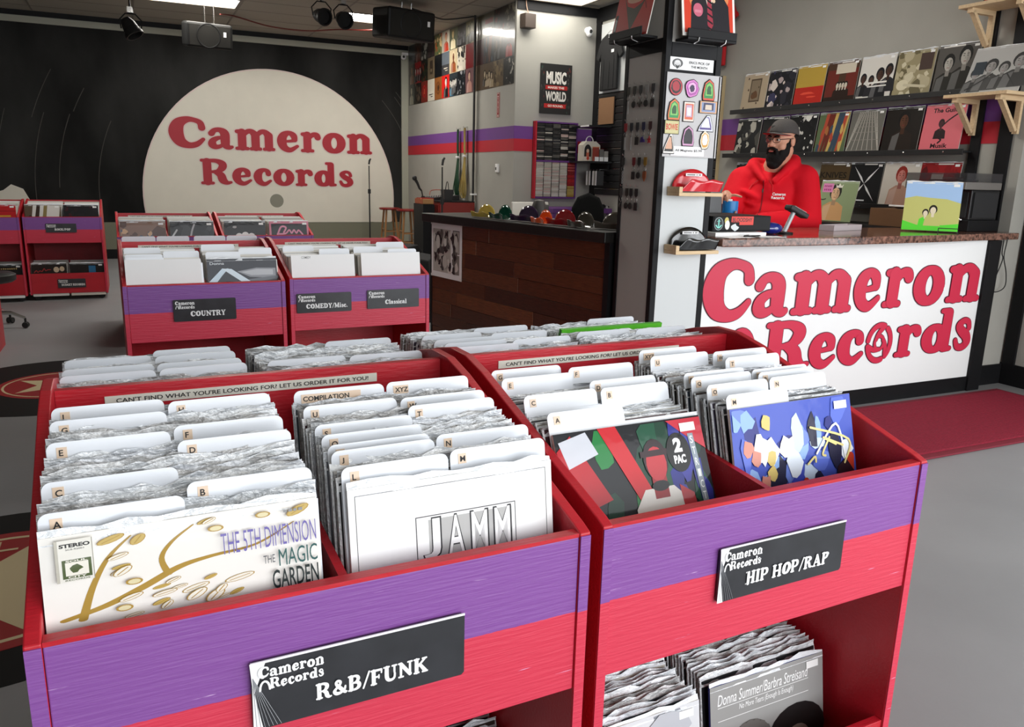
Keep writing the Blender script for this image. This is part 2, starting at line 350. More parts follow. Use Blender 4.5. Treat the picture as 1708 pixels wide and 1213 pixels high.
def stripes(w, axis, c, a0, a1, d):
    for nm, m, z0, z1 in (('purple_stripe', M_purple, 1.79, 1.94), ('red_stripe', M_redw, 1.645, 1.79)):
        b = MB()
        b.box(c-d, c, a0, a1, z0, z1) if axis == 'x' else b.box(a0, a1, c-d, c, z0, z1)
        b.build(nm, m, w)
w = struct('wall_stage_side', MB().box(XC, XC+.1, YM, YB, 0, CEIL), M_gray); stripes(w, 'x', XC, YM, YB-.03, .004)
MB().box(XC-.012, XC, YM, YB-.03, 0, .12).build('baseboard', M_black, w)
w = struct('wall_music', MB().box(XC+.1, XR+.1, YM, YM+.1, 0, CEIL), M_gray); stripes(w, 'y', YM, XC, XR, .004)
MB().box(XC, XR, YM-.02, YM, 3.255, CEIL).build('black_fascia', M_black, w)
w = struct('wall_right', MB().box(XR, XR+.1, YN+.08, YM, 0, CEIL), M_gray); stripes(w, 'x', XR, YN+.08, YM, .004)
for y0, y1, z0, z1, nm in ((YN+.08, YM, 3.2, CEIL, 'black_fascia'), (8.98, YM-.005, 0, 3.2, 'black_batten'), (3.82, 3.89, 0, 3.2, 'black_batten'), (YN+.08, YN+.17, 0, 3.2, 'black_batten')):
    MB().box(XR-.02, XR, y0, y1, z0, z1).build(nm, M_black, w)
w = struct('wall_counter_end', MB().box(5.165, XN+.1, YN, YN+.08, 0, 1.02), M_gray)
MB().box(5.165, XN, YN-.015, YN, 0, .14).build('baseboard', M_black, w)
w = struct('wall_return', MB().box(XR, XN+.1, YN, YN+.08, 1.02, CEIL), M_gray)
w = struct('wall_near_right', MB().box(XN, XN+.1, 2.2, YN, 0, CEIL).box(XN, XN+.1, -2.6, 2.2, 0, .55).box(XN, XN+.1, -2.6, 2.2, 2.95, CEIL).box(XN, XN+.1, -2.6, -1.8, .55, 2.95), M_gray)
MB().box(XN-.015, XN, -2.6, YN, 0, .15).build('baseboard', M_black, w)
MB().box(XN-.02, XN, YN-.1, YN-.015, .15, 3.2).build('black_batten', M_black, w)
M_glass = mat('window_glass', (.9,.95,1), .02, trans=1, alpha=.25)
M_alu = mat('black_aluminium', (.02,.02,.02), .35, metal=.6)
def window(name, mb_frame, mb_glass):
    o = struct(name, mb_frame, M_alu); mb_glass.build('pane', M_glass, o)
f = MB(); g = MB()
for y in (-1.8, -.5, .85, 2.16): f.box(XN+.02, XN+.08, y, y+.04, .55, 2.95)
f.box(XN+.02, XN+.08, -1.8, 2.2, .55, .6).box(XN+.02, XN+.08, -1.8, 2.2, 2.9, 2.95); g.box(XN+.047, XN+.053, -1.8, 2.2, .58, 2.92)
window('window_2', f, g)
w = struct('wall_front', MB().box(-6.2, XN+.1, -2.72, -2.6, 0, .45).box(-6.2, XN+.1, -2.72, -2.6, 3.05, CEIL).box(-6.2, -.4, -2.72, -2.6, .45, 3.05).box(5.3, XN+.1, -2.72, -2.6, .45, 3.05), M_gray)
f = MB(); g = MB()
for x in (-.4, 1.0, 2.4, 3.8, 5.25): f.box(x, x+.05, -2.7, -2.63, .45, 3.05)
f.box(-.4, 5.3, -2.7, -2.63, .45, .5).box(-.4, 5.3, -2.7, -2.63, 3.0, 3.05); g.box(-.4, 5.3, -2.668, -2.662, .48, 3.02)
window('window_1', f, g)
struct('wall_left', MB().box(-6.2, -6.1, -2.6, YB, 0, CEIL), M_gray)
# ceiling: slab, grid and lay-in tiles (2 x 4 ft); the tiles in view are pieces of their own
cl = struct('ceiling', MB().box(-6.2, XN+.1, -2.72, YB+.1, CEIL+.03, CEIL+.12), M_ceil)
gx = [.19+1.225*k for k in range(-5, 5)]; gy = [10.945-.6325*k for k in range(-4, 22)]
LIGHTS = {(0, 10.945): 1, (2, 10.945): 1, (3, 8.4150): 1, (0, 7.15): 1, (2, 4.62): 1}
g = MB()
for y in gy: g.box(-6.1, XN, y-.012, y+.012, CEIL-.004, CEIL+.012)
for x in gx: g.box(x-.012, x+.012, -2.6, YB, CEIL-.004, CEIL+.012)
g.build('grid_bar', M_grid, cl)
tb = MB().box(.012, 1.213, .012, .62, 0, .012).mesh('ceiling_tile'); tb.materials.append(M_ceil)
lit = []
for i in range(-5, 5):
    for y in gy[:]:
        x = gx[i+5]
        if x+1.22 > XN+.4 or x < -6 or y > YB-.3 or y < -2.5: continue
        if any(k[0] == i and abs(k[1]-y) < .02 for k in LIGHTS): lit.append((x, y)); continue
        if x < 1.0 and y < 4: continue
        o = bpy.data.objects.new('ceiling_tile', tb); COL.objects.link(o); o.parent = cl; o.location = (x, y, CEIL-.002)
M_diff = mat('lit_diffuser', (1,1,1), .5, emit=((1,.96,.88), 22)); M_diff2 = mat('lit_diffuser_dim', (1,1,1), .5, emit=((1,.96,.88), 9))
names = {}
for n, (x, y) in enumerate(lit):
    lab = {0: 'recessed ceiling light panel high above the far bins'}.get(n)
    where = {(0,10.9): 'glowing ceiling panel above the wall mural, left of the hanging loudspeaker', (2,10.9): 'glowing ceiling panel half hidden behind the black hanging loudspeaker', (3,8.4): 'glowing ceiling panel in front of the wall with the music poster', (0,7.2): 'ceiling panel above the bins in the middle aisle', (2,4.6): 'ceiling panel over the wooden counter', (0,2.1): 'ceiling panel over the nearest bins', (-2,8.4): 'ceiling panel over the left aisle'}
    key = min(where, key=lambda k: abs(gx[k[0]+5]-x)+abs(k[1]-y))
    t = thing('ceiling_light', where[key], 'ceiling light', (x, y, CEIL))
    MB().box(.012, .04, .012, .62, -.008, .02).box(1.185, 1.213, .012, .62, -.008, .02).box(.04, 1.185, .012, .04, -.008, .02).box(.04, 1.185, .592, .62, -.008, .02).build('frame', M_grid, t)
    MB().box(.04, 1.185, .04, .592, .002, .006).build('diffuser', M_diff2 if x > 3 else M_diff, t)
    MB().box(.04, 1.185, .04, .592, .02, .025).build('housing', M_grid, t)
# red ribbed door mat
M_mat = mat('red_ribbed_mat', srgb(134,18,44), .9, bump=(1.0,.5,(2,160,1)), vary=(60,.15))
t = thing('door_mat', 'dark red ribbed rubber-backed mat in front of the white sign counter', 'mat', (0,0,0))
MB().box(3.05, 5.28, 2.56, 3.38, .001, .011).build('border', mat('red_rubber_edge', srgb(120,22,42), .7), t, bevel=.003)
MB().box(3.10, 5.23, 2.61, 3.33, .0, .016).build('pile', M_mat, t)
rb = MB()
for k in range(60): rb.box(3.10, 5.23, 2.612+k*.012, 2.618+k*.012, .012, .019)
tag(rb.build('rib', M_mat, t), kind='stuff')
# ================================================================ record bins
RED = (.50,.010,.022); PUR = srgb(130,76,152)
M_red = mat('red_bin_paint', RED, .42, spec=.5, bump=(30,.12,(1,6,6)), vary=(8,.10), scratch=((10,130,130),.745,(.75,.25,.28)))
M_front = mat('purple_over_lit_red_paint', PUR, .45, split=(.712, (.62,.034,.072)), bump=(22,.22,(.6,1,9)), scratch=((14,40,210),.70,(.72,.5,.78)))  # lower red is RED made brighter and pinker: daylight sheen put into the colour
M_board = mat('white_divider_board', srgb(224,228,234), .22, spec=.5)
M_signblk = mat('black_sign_plate', (.022,.023,.027), .32, spec=.6, vary=(20,.25))
M_signwht = mat('white_sign_print', srgb(240,240,240), .5)
M_strip = mat('cream_paper_strip', srgb(226,222,210), .6)
M_ink = mat('black_ink', (.01,.01,.01), .6)
M_steel = mat('chrome', (.7,.7,.7), .15, metal=1)
M_rubber = mat('black_rubber', (.015,.015,.015), .6)
M_tape = mat('clear_tape', srgb(222,196,170), .3)

def xf(t):  # local -> world of a thing placed with z rotation only
    c, s_ = math.cos(t.rotation_euler[2]), math.sin(t.rotation_euler[2])
    return lambda x, y, z: (t.location[0]+x*c-y*s_, t.location[1]+x*s_+y*c, t.location[2]+z)
M_lightcrease = mat('pale_crease', srgb(150,152,156), .5)
def bin_sign(parent, x0, x1, z0, z1, txt, tz=.22, th=.245, y=-.006, worn=0):
    sg = MB().prism([(x0,z0+.004),(x0+.004,z0),(x1-.004,z0),(x1,z0+.004),(x1,z1-.004),(x1-.004,z1),(x0+.004,z1),(x0,z1-.004)], y, y+.004, 'y').build('category_sign', M_signblk, parent)
    h = z1-z0; l = MB(); cw = sum(GL[c][0] for c in txt)*h*th*.92
    tw = min(cw, (x1-x0)*.84); xc = (x0+x1)/2+.012
    letters(l, txt, xc-tw/2, z0+h*tz, h*th, y-.0006, 0, width=tw)
    letters(l, 'Cameron', x0+.008, z1-h*.24, h*.17, y-.0006, 0, width=.083)
    letters(l, 'Records', x0+.022, z1-h*.42, h*.16, y-.0006, 0, width=.068)
    _stroke(l, [(x0+.010+.006*(1-math.cos(a)), z1-h*.41+.012*math.sin(a), .0014) for a in [pi*k/8 for k in range(9)]], lambda a,b,yy: (a,yy,b), 0, y-.0006, None)
    l.build('lettering', M_signwht, sg)
    if worn:
        q = MB().box(x0, x1, y-.0008, y+.001, z1-.0025, z1+.0005); q.poly([(x0-.001,y-.0009,z1), (x0+worn,y-.0009,z1-.002), (x0+.002,y-.0009,z1-.045)]); q.poly([(x0,y-.0009,z0), (x0+.012,y-.0009,z0), (x0+.001,y-.0009,z1-.03)]); q.build('peeled_edge', M_signwht, sg)
        for k in range(7): q2 = MB().tube([(x0+.002,y-.001,z1-.02),(x0+.004+.005*k,y-.001,z0+.002)], .0004, 4).build('crease', M_lightcrease, sg)
    return sg
def make_bin(label, loc, rot, W=.72, signs=(), low_signs=(), rear=True, strip=True, name='record_bin'):
    t = thing(name, label, 'record bin', (*loc, 0), (0,0,R(rot)), 'red and purple plywood record bins')
    D = 1.14 if rear else .60
    prof = [(0,.06),(0,.838),(.02,.846),(.45,.975),(.53,.992),(.61,.992),(.69,.975),(1.12,.846),(1.14,.838),(1.14,.06)] if rear else [(0,.06),(0,.838),(.02,.846),(.45,.975),(.53,.992),(.60,.992),(.60,.06)]
    for x in (0, W-.018): MB().prism(prof, x, x+.018, 'x').build('side_panel', M_red, t, bevel=.002)
    for x in (0, W-.018): MB().box(x+.0005, x+.0175, -.002, .0, .06, .834).build('painted_edge', M_front, t)
    for sgn, y0 in ((1, 0),) + (((-1, D),) if rear else ()):
        Y = lambda v: y0+sgn*v
        def bx(a, b, c, d, e, f): return MB().box(a, b, min(Y(c), Y(d)), max(Y(c), Y(d)), e, f)
        bx(.0185, W-.0185, .002, .020, .578, .832).build('front_panel', M_front, t, bevel=.0015)
        bx(.0185, W-.0185, .002, .020, .832, .838).build('rim', M_red, t)
        MB().prism([(Y(.02),.575),(Y(.56),.605),(Y(.56),.617),(Y(.02),.587)], .0185, W-.0185, 'x').build('bin_floor', M_red, t)
        MB().prism([(Y(.0205),.588),(Y(.0205),.826),(Y(.559),.875),(Y(.559),.618)], W/2-.006, W/2+.006, 'x').build('column_divider', M_red, t)
        bx(.0185, W-.0185, .002, .020, .07, .272).build('lower_front_panel', M_red, t, bevel=.0015)
        bx(.0185, W-.0185, .0205, .559, .06, .072).build('lower_floor', M_red, t)
        bx(W/2-.006, W/2+.006, .0205, .559, .0725, .25).build('lower_divider', M_red, t)
    MB().box(.0185, W-.0185, .5615 if rear else .575, .5785 if rear else .592, .075, .982).build('spine_board', M_red, t)
    for cx in (.06, W-.06):
        for cy in (.06, D-.06):
            c = MB().lathe([(0,-.012),(.028,-.012),(.028,.012),(0,.012)], 14, (cx,cy,.028), Matrix.Rotation(pi/2,3,'X')).box(cx-.012,cx+.012,cy-.016,cy+.016,.045,.061).build('caster', M_rubber, t, smooth=True)
    for (x0, x1, z0, z1, txt) in signs: bin_sign(t, x0, x1, z0, z1, txt, worn=.018 if txt[0] in 'RH' and rear else 0)
    for (x0, x1, z0, z1, txt) in low_signs: bin_sign(t, x0, x1, z0, z1, txt)
    if strip:
        ys = .5595 if rear else .573
        st = MB().box(.092, .572, ys, ys+.002, .948, .965).build('notice_strip', M_strip, t)
        l = MB(); text(l, "CAN'T FIND WHAT YOU'RE LOOKING FOR? LET US ORDER IT FOR YOU!", .332, .9525, .02, ys-.0006, .012, 'CENTER', fit=.445, fith=.008); l.build('lettering', M_ink, st)
    return t

# ---------------------------------------------------------------- records standing in the bins
PAL = [hx(c) for c in ('2b2b2d','5d5a55','8a857c','c9c4b8','1a1c22','3b2f28','6b6f78','a7a49c','d9d6ce','39404a','7a6a5a','16161a','4a2326','b9b7b0','544f60','26303a')]
M_card = mat('printed_cardboard', (.5,.5,.5), .45, rand=PAL, coat=.3)
M_flap = mat('crinkled_clear_plastic', srgb(196,202,210), .16, spec=.9, bump=(55,.9,(1,3,2)), rand=[srgb(246,249,252), srgb(222,226,230), srgb(238,242,246), srgb(186,186,186), srgb(250,252,254), srgb(230,234,240)], coat=1)
M_flapw = mat('glossy_clear_plastic', srgb(232,236,240), .12, spec=.9, bump=(40,.7,(1,3,2)), coat=.6)
def rec_mesh(seed, w=.316, h=.316, t=.0045, flap=.014):
    r = random.Random(seed); b = MB()
    b.box(0, w, -t/2, t/2, 0, h)
    n = 14; a = [r.uniform(-.003,.003) for _ in range(n+1)]; c = [r.uniform(.4,1.1)*flap for _ in range(n+1)]; d = [r.uniform(-.005,.003) for _ in range(n+1)]
    top = [(-.003+(w+.006)*k/n, d[k], h+c[k]) for k in range(n+1)]; mid = [(-.003+(w+.006)*k/n, a[k], h+c[k]*.4) for k in range(n+1)]; bot = [(-.003+(w+.006)*k/n, -t/2-.001, h-.012) for k in range(n+1)]; bk = [(-.003+(w+.006)*k/n, t/2+.001, h-.004) for k in range(n+1)]
    P = bot+mid+top+bk; N = n+1
    b.faces(P, [(i*N+k, i*N+k+1, (i+1)*N+k+1, (i+1)*N+k) for i in range(3) for k in range(n)], None, 1)
    for xx, q in ((-.003, -1), (w+.003, 1)):
        b.faces([(xx-q*.003, -t/2-.0004, 0), (xx, r.uniform(-.001,.001), 0), (xx, r.uniform(-.001,.001), h), (xx-q*.003, -t/2-.0004, h)], [(0,1,2,3)], None, 1)
    me = b.mesh('record'); me.materials.append(M_card); me.materials.append(M_flap); return me
REC = [rec_mesh(s) for s in range(10)]
RECN = [rec_mesh(s+50, flap=.005) for s in range(6)]      # little plastic showing
def put_record(t, x, ytop, ztop, lean, label, group, protos=REC, jitter=1):
    f = xf(t); h = .318; y = ytop-h*math.sin(R(lean)); z = ztop-h*math.cos(R(lean))
    o = bpy.data.objects.new('record', rnd.choice(protos)); COL.objects.link(o)
    o.location = f(x+rnd.uniform(-.004,.004)*jitter, y, z+rnd.uniform(-.003,.003)*jitter); o.rotation_euler = (-R(lean), 0, t.rotation_euler[2]+R(rnd.uniform(-.5,.5)*jitter))
    return tag(o, label, 'record', group)
def card_mesh(side, w=.32, h=.32, tab=.03):
    x0, x1 = (0, w*.492) if side == 'L' else (w*.508, w)
    r = .011; arc = lambda cx, cz, a0: [(cx+r*math.cos(R(a0+15*k)), cz+r*math.sin(R(a0+15*k))) for k in range(7)]
    top = h+tab
    if side == 'L': pts = [(0,0),(w,0),(w,h),(x1,h)] + arc(x1-r, top-r, 0) + arc(x0+r, top-r, 90)
    else: pts = [(0,0),(w,0)] + arc(x1-r, top-r, 0) + arc(x0+r, top-r, 90) + [(x0,h),(0,h)]
    me = MB().prism(pts, -.0008, .0008, 'y').mesh('divider_card'); me.materials.append(M_board); return me
CARD = {s: card_mesh(s) for s in 'LR'}
CARDS_SEEN = {}
def put_card(t, x, ytop, ztop, lean, side, letter, where):
    f = xf(t); h = .35; y = ytop-h*math.sin(R(lean)); z = ztop-h*math.cos(R(lean))
    lab = ('white divider card lettered %s %s' % (letter, where)) if letter else 'blank white divider card ' + where
    o = bpy.data.objects.new('divider_card', CARD[side]); COL.objects.link(o)
    o.location = f(x, y, z); o.rotation_euler = (-R(lean), 0, t.rotation_euler[2]+R(rnd.uniform(-.8,.8)))
    tag(o, lab, 'divider card', 'white divider cards in the bins')
    if letter:
        xl = (0 if side == 'L' else .163)+.012
        s_ = MB().box(xl, xl+(.013 if len(letter) < 2 else .017*len(letter)*.55), -.0014, -.0009, .328, .343).build('tape_tab', M_tape, o)
        l = MB(); text(l, letter, xl+.003, .331, .012, -.0018, .02, fith=.0085, fit=None); l.build('letter', M_ink, s_)
    return o
# ---------------------------------------------------------------- printed covers: flat layered shapes with their own colours
M_print = mat('gloss_print', rough=.45, attr=True, spec=.2, coat=.22, coat_rough=.06, bump=(9,.12,(1,1,1)))
M_printm = mat('matt_print', rough=.5, attr=True)
class Art:
    def __init__(s, w, h, y): s.w, s.h, s.y, s.mb, s.z0 = w, h, y, MB(), 0
    def _y(s): s.y -= 5.5e-5; return s.y
    def P(s, pts, c):
        y = s._y(); s.mb.poly([(p[0]*s.w, y, s.z0+p[1]*s.h) for p in pts], c); return s
    def rect(s, x0, z0, x1, z1, c): return s.P([(x0,z0),(x1,z0),(x1,z1),(x0,z1)], c)
    def ell(s, cx, cz, rx, rz, c, n=20, rot=0):
        q = []
        for k in range(n):
            a = 2*pi*k/n; x, z = rx*math.cos(a), rz*math.sin(a); q.append((cx+x*math.cos(R(rot))-z*math.sin(R(rot)), cz+x*math.sin(R(rot))+z*math.cos(R(rot))))
        return s.P(q, c)
    def line(s, pts, r, c, smooth=True, k=5):
        pts = [(p[0], p[1], p[2] if len(p) > 2 else r) for p in pts]
        st = bez(pts, 5) if smooth and len(pts) > 2 else pts
        s.y -= 5.5e-5
        for i in range(len(st)-1):
            s.y -= 5e-6; STEP[0] = 0; _stroke(s.mb, st[i:i+2], lambda a, b, yy: (a*s.w, yy, s.z0+b*s.h), 0, s.y, c, k)
        STEP[0] = 3e-5; return s
    def txt(s, t, x, z, hgt, c, fit=None, bold=.01, align='LEFT', rot=0, shear=0, space=1):
        y = s._y(); text(s.mb, t, x*s.w, s.z0+z*s.h, hgt*s.h, y, bold, align, c, fit=fit*s.w if fit else None, fith=hgt*s.h, rot=rot, shear=shear, space=space); return s
    def bars(s, x, z, w, h, c, n=7):   # print too small to read
        r = random.Random(int(x*991+z*77+n))
        q = x
        for k in range(n):
            d = w/n*r.uniform(.55,.8); s.rect(q, z, q+d, z+h*r.uniform(.8,1), c); q += w/n
        return s
    def fat(s, t, x, z, hgt, c, width=None, grow=0):
        y = s._y(); STEP[0] = 5e-6; letters(s.mb, t, x*s.w, z*s.h, hgt*s.h, y, grow, c, width*s.w if width else None); STEP[0] = 3e-5; s.y -= 3.2e-4; return s
    def build(s, name, parent, m=None): return s.mb.build(name, m or M_print, parent, fix=False)
def clip01(p): return [(min(.99,max(.01,a)), min(.99,max(.01,b))) for a,b in p]
def blob(r, cx, cz, rx, rz, n=9, j=.35): return clip01([(cx+rx*(1+r.uniform(-j,j))*math.cos(2*pi*k/n), cz+rz*(1+r.uniform(-j,j))*math.sin(2*pi*k/n)) for k in range(n)])
def mixc(a, b, t): return tuple(x+(y-x)*t for x, y in zip(a, b))
def figure(a, x, z, s_, skin, cloth, hair):
    """a plain bust with simple shading"""
    dk = mixc(skin, (0,0,0), .45); cd = mixc(cloth, (1,1,1), .10)
    a.P([(x-.30*s_,z),(x+.30*s_,z),(x+.26*s_,z+.34*s_),(x+.1*s_,z+.44*s_),(x-.1*s_,z+.44*s_),(x-.26*s_,z+.34*s_)], cloth)
    if s_ > .6: a.P([(x-.28*s_,z),(x-.1*s_,z),(x-.06*s_,z+.4*s_),(x-.24*s_,z+.32*s_)], cd)
    a.P([(x-.05*s_,z+.36*s_),(x+.05*s_,z+.36*s_),(x+.05*s_,z+.52*s_),(x-.05*s_,z+.52*s_)], dk if s_ > .6 else skin); a.ell(x, z+.68*s_, .15*s_, .19*s_, hair, 14); a.ell(x, z+.63*s_, .105*s_, .15*s_, skin, 14)
    if s_ > .6:
        a.P([(x+.02*s_,z+.77*s_),(x+.09*s_,z+.70*s_),(x+.10*s_,z+.6*s_),(x+.06*s_,z+.5*s_),(x+.03*s_,z+.5*s_)], mixc(skin,(0,0,0),.28))
        for q in (-1,1): a.ell(x+q*.042*s_, z+.66*s_, .02*s_, .010*s_, mixc(dk,(0,0,0),.6), 8); a.P([(x+q*.02*s_,z+.692*s_),(x+q*.066*s_,z+.698*s_),(x+q*.066*s_,z+.71*s_),(x+q*.02*s_,z+.705*s_)], hair)
        a.P([(x-.008*s_,z+.66*s_),(x+.008*s_,z+.66*s_),(x+.018*s_,z+.595*s_),(x-.016*s_,z+.595*s_)], mixc(skin,(0,0,0),.22)); a.ell(x, z+.55*s_, .034*s_, .011*s_, mixc(dk,(.4,.05,.05),.3), 10)
        a.P([(x-.12*s_,z+.72*s_),(x-.1*s_,z+.82*s_),(x,z+.86*s_),(x+.1*s_,z+.82*s_),(x+.12*s_,z+.72*s_),(x+.06*s_,z+.78*s_),(x-.05*s_,z+.775*s_)], hair)
def generic(a, style, pal, seed):
    r = random.Random(seed); p = [hx(c) if isinstance(c, str) else c for c in pal]
    a.rect(0,0,1,1,p[0])
    if style == 'portrait':
        if len(p) > 4: a.rect(0,0,1,.3,p[4])
        figure(a, .5+r.uniform(-.08,.08), .02, 1.05, p[2], p[1], p[3])
    elif style == 'pair':
        figure(a, .3, .0, .95, p[2], p[1], p[3]); figure(a, .68, .05, 1.05, p[2], p[1], p[3])
    elif style == 'group':
        n = r.choice((3,4,5))
        for k in range(n): figure(a, .14+.72*k/(n-1), .02+r.uniform(0,.15), r.uniform(.55,.85), p[2], r.choice([p[1],p[3]]), p[3])
    elif style == 'scatter':
        for k in range(34): q = r.random(); a.P(blob(r, r.random(), r.random(), .02+.13*q*q, .02+.15*q*q), r.choice(p[1:]))
    elif style == 'window':
        a.rect(.3,.22,.74,.86,p[1]); a.rect(.34,.26,.70,.82,p[2]); a.P(blob(r,.52,.4,.13,.12), p[3])
        for k in range(6): a.P(blob(r, r.random(), r.random(), .03, .03), p[1])
    elif style == 'halves':
        a.rect(0,0,1,.46,p[1]); a.P(blob(r,.45,.3,.3,.03), p[2]); a.P(blob(r,.6,.2,.2,.02), p[2])
    elif style == 'street':
        a.rect(0,0,1,.14,p[1]); a.rect(.02,.14,.4,.8,p[3]); a.rect(.62,.14,.98,.8,p[3]); a.rect(.28,.7,.9,.94,p[2])
        for k in range(4): figure(a, .4+.09*k, .14, .42, p[2], p[1], p[4 % len(p)])
    elif style == 'rails':
        for k in range(-5,6): a.line([(.5+.05*k,.97),(.5+k*.16 if abs(k)<4 else .5+.49*(1 if k>0 else -1),.03)], .008, p[1], False)
        for k in range(9): z = .04+.9*(1-(.72**k)); a.rect(.04+.03*k, z, .96-.03*k, z+.012, p[2])
    elif style == 'rays':
        for k in range(8):
            x = .1+.1*k; a.P(clip01([(x,.0),(x+.06,.0),(x+.22+r.uniform(0,.2),1),(x+.14,1)]), r.choice(p[1:]))
        for k in range(9): a.P(blob(r, r.uniform(.1,.9), r.uniform(.05,.6), .05, .13), r.choice(p[1:]))
    elif style == 'cross':
        for s_ in (1,-1):
            for t in (1,-1): a.P([(.5,.5),(.5+s_*.1,.5+t*.16),(.5+s_*.38,.5+t*.42),(.5+s_*.12,.5+t*.1)], p[1])
        a.rect(.3,.08,.6,.11,p[1])
    elif style == 'emblem':
        a.ell(.5,.52,.3,.3,p[1]); a.ell(.5,.52,.2,.2,p[0]); a.P(blob(r,.5,.52,.13,.15), p[2])
    elif style == 'hills':
        a.rect(0,.62,1,1,p[1]); a.P([(0,.0),(1,.0),(1,.58),(.75,.66),(.45,.68),(.2,.71),(0,.66)], p[2]); a.P([(0,0),(1,0),(1,.16),(.7,.12),(.5,.17),(.3,.1),(0,.2)], p[3])
        figure(a, .4, .1, .4, hx('e8dcc0'), p[3], hx('2a2622')); figure(a, .53, .1, .5, hx('e8dcc0'), p[2], hx('2a2622'))
    elif style == 'text':
        a.rect(.1,.55,.9,.75,p[1]); a.rect(.2,.3,.8,.36,p[2]); a.rect(.3,.2,.7,.24,p[2])
    elif style == 'plain': pass
    return a
def album(name, label, loc, rot, style, pal, seed=1, w=.315, t=.005, cat='record', group=None, sleeve='d8d4ca', extra=None, flap=True, parent=None, matp=None, w2=None, lean=None, tick=True):
    """front-facing record sleeve: board, printed cover, plastic edge"""
    h = w; w = w2 or w
    o = thing(name, label, cat, loc, rot, group)
    MB().box(0, w, -t/2, t/2, 0, h).build('sleeve', mat('sleeve_'+sleeve, hx(sleeve), .5), o)
    a = Art(w, h, -t/2-.0003); generic(a, style, pal, seed)
    if extra: extra(a)
    if tick: a.rect(.84,.915,.95,.965,hx('f2f2f0'))
    a.build('cover_print', o, matp)
    if flap:
        n = 10; r = random.Random(seed); b = MB(); q = [(k*w/n, r.uniform(-.003,.003), h+r.uniform(.004,.012)) for k in range(n+1)]; q2 = [(k*w/n, -t/2-.0006, h-.01) for k in range(n+1)]; q3 = [(k*w/n, t/2+.0006, h-.01) for k in range(n+1)]
        b.faces(q2+q+q3, [(i*(n+1)+k, i*(n+1)+k+1, (i+1)*(n+1)+k+1, (i+1)*(n+1)+k) for i in range(2) for k in range(n)]); b.build('plastic_edge', M_flapw, o, smooth=True)
    return o
def album_in(bt, x, ytop, ztop, lean, *a, **kw):
    f = xf(bt); h = .315; p = f(x, ytop-h*math.sin(R(lean)), ztop-h*math.cos(R(lean)))
    return album("record", a[0], p, (-R(lean), 0, bt.rotation_euler[2]), *a[1:], **kw)
# ---------------------------------------------------------------- the bins and what is filed in them
RB = make_bin('near left double-sided red bin with the R&B/FUNK sign', (-.145,.918), 1.6, .725, [(.233,.52,.662,.757,'R&B/FUNK')])
HH = make_bin('near right double-sided red bin with the HIP HOP/RAP sign', (.606,.945), 1.8, .738, [(.232,.524,.659,.757,'HIP HOP/RAP')])
CO = make_bin('middle-row red bin with the COUNTRY sign on its purple front', (-.07,3.865), 1.5, .70, [(.2,.47,.667,.767,'COUNTRY')])
CM = make_bin('middle-row red bin with COMEDY/Misc. and Classical signs', (.66,3.945), 1.5, .72, [(.03,.302,.666,.762,'COMEDY/Misc.'), (.384,.661,.67,.766,'Classical')])
FA = make_bin('far bin directly behind the COUNTRY bin', (-.125,6.62), 1.0, .71)
FB = make_bin('far bin directly behind the COMEDY bin, with the pink-lettered record', (.615,6.66), 1.0, .71)
RP = make_bin('bin by the black wall with ROCK/POP and BUDGET RECORDS signs', (-1.0,9.25), 0, .70, [(.195,.466,.683,.771,'ROCK/POP')], [(.25,.502,.125,.215,'BUDGET RECORDS')], rear=False)
RQ = make_bin('bin at the left edge of the picture, beside the ROCK/POP bin', (-1.72,9.2), 0, .70, [], [], rear=False)
# folded-over plastic corner on the nearest sign, torn tape on the other
def seg(cards, y0, y1, n): return [y0+(y1-y0)*k/(n-1) for k in range(n)]
def fill(t, x, y0, y1, n, zf, lf, label, group, protos=REC, skip=()):
    for y in seg(None, y0, y1, n):
        if any(abs(y-c) < .0022 for c in skip): y += .003
        put_record(t, x, y, zf(y), lf(y), label, group, protos)
zr = lambda y: .952+(y-.07)*.095; lr = lambda y: 9
# R&B / funk, left column
cs = [('A','L',.080),('B','R',.112),('C','L',.163),('D','R',.247),('E','L',.288),('F','R',.303),('G','L',.369),('H','R',.405),('I','L',.423)]
for L_, s_, y in cs: put_card(RB, .020, y, zr(y)+.004, 9, s_, L_, 'in the left column of the R&B/funk bin')
fill(RB, .022, .094, .436, 45, lambda y: zr(y)-.022, lr, 'plastic-sleeved record filed in the left column of the R&B/FUNK bin', 'records filed in the R&B left column', skip=[c[2] for c in cs])
cs = [('L','L',.095),('J','L',.150),('M','R',.104),('N','R',.162),('P','L',.172),('O','L',.210),('S','L',.250),('T','R',.285),('U','L',.331),('W','R',.322),('COMPILATION','L',.404),('XYZ','R',.406)]
for L_, s_, y in cs: put_card(RB, .378, y, zr(y)+.002, 9, s_, L_, 'in the right column of the R&B/funk bin')
fill(RB, .380, .112, .40, 42, lambda y: zr(y)-.024, lr, 'plastic-sleeved record filed in the right column of the R&B/FUNK bin', 'records filed in the R&B right column', skip=[c[2] for c in cs])
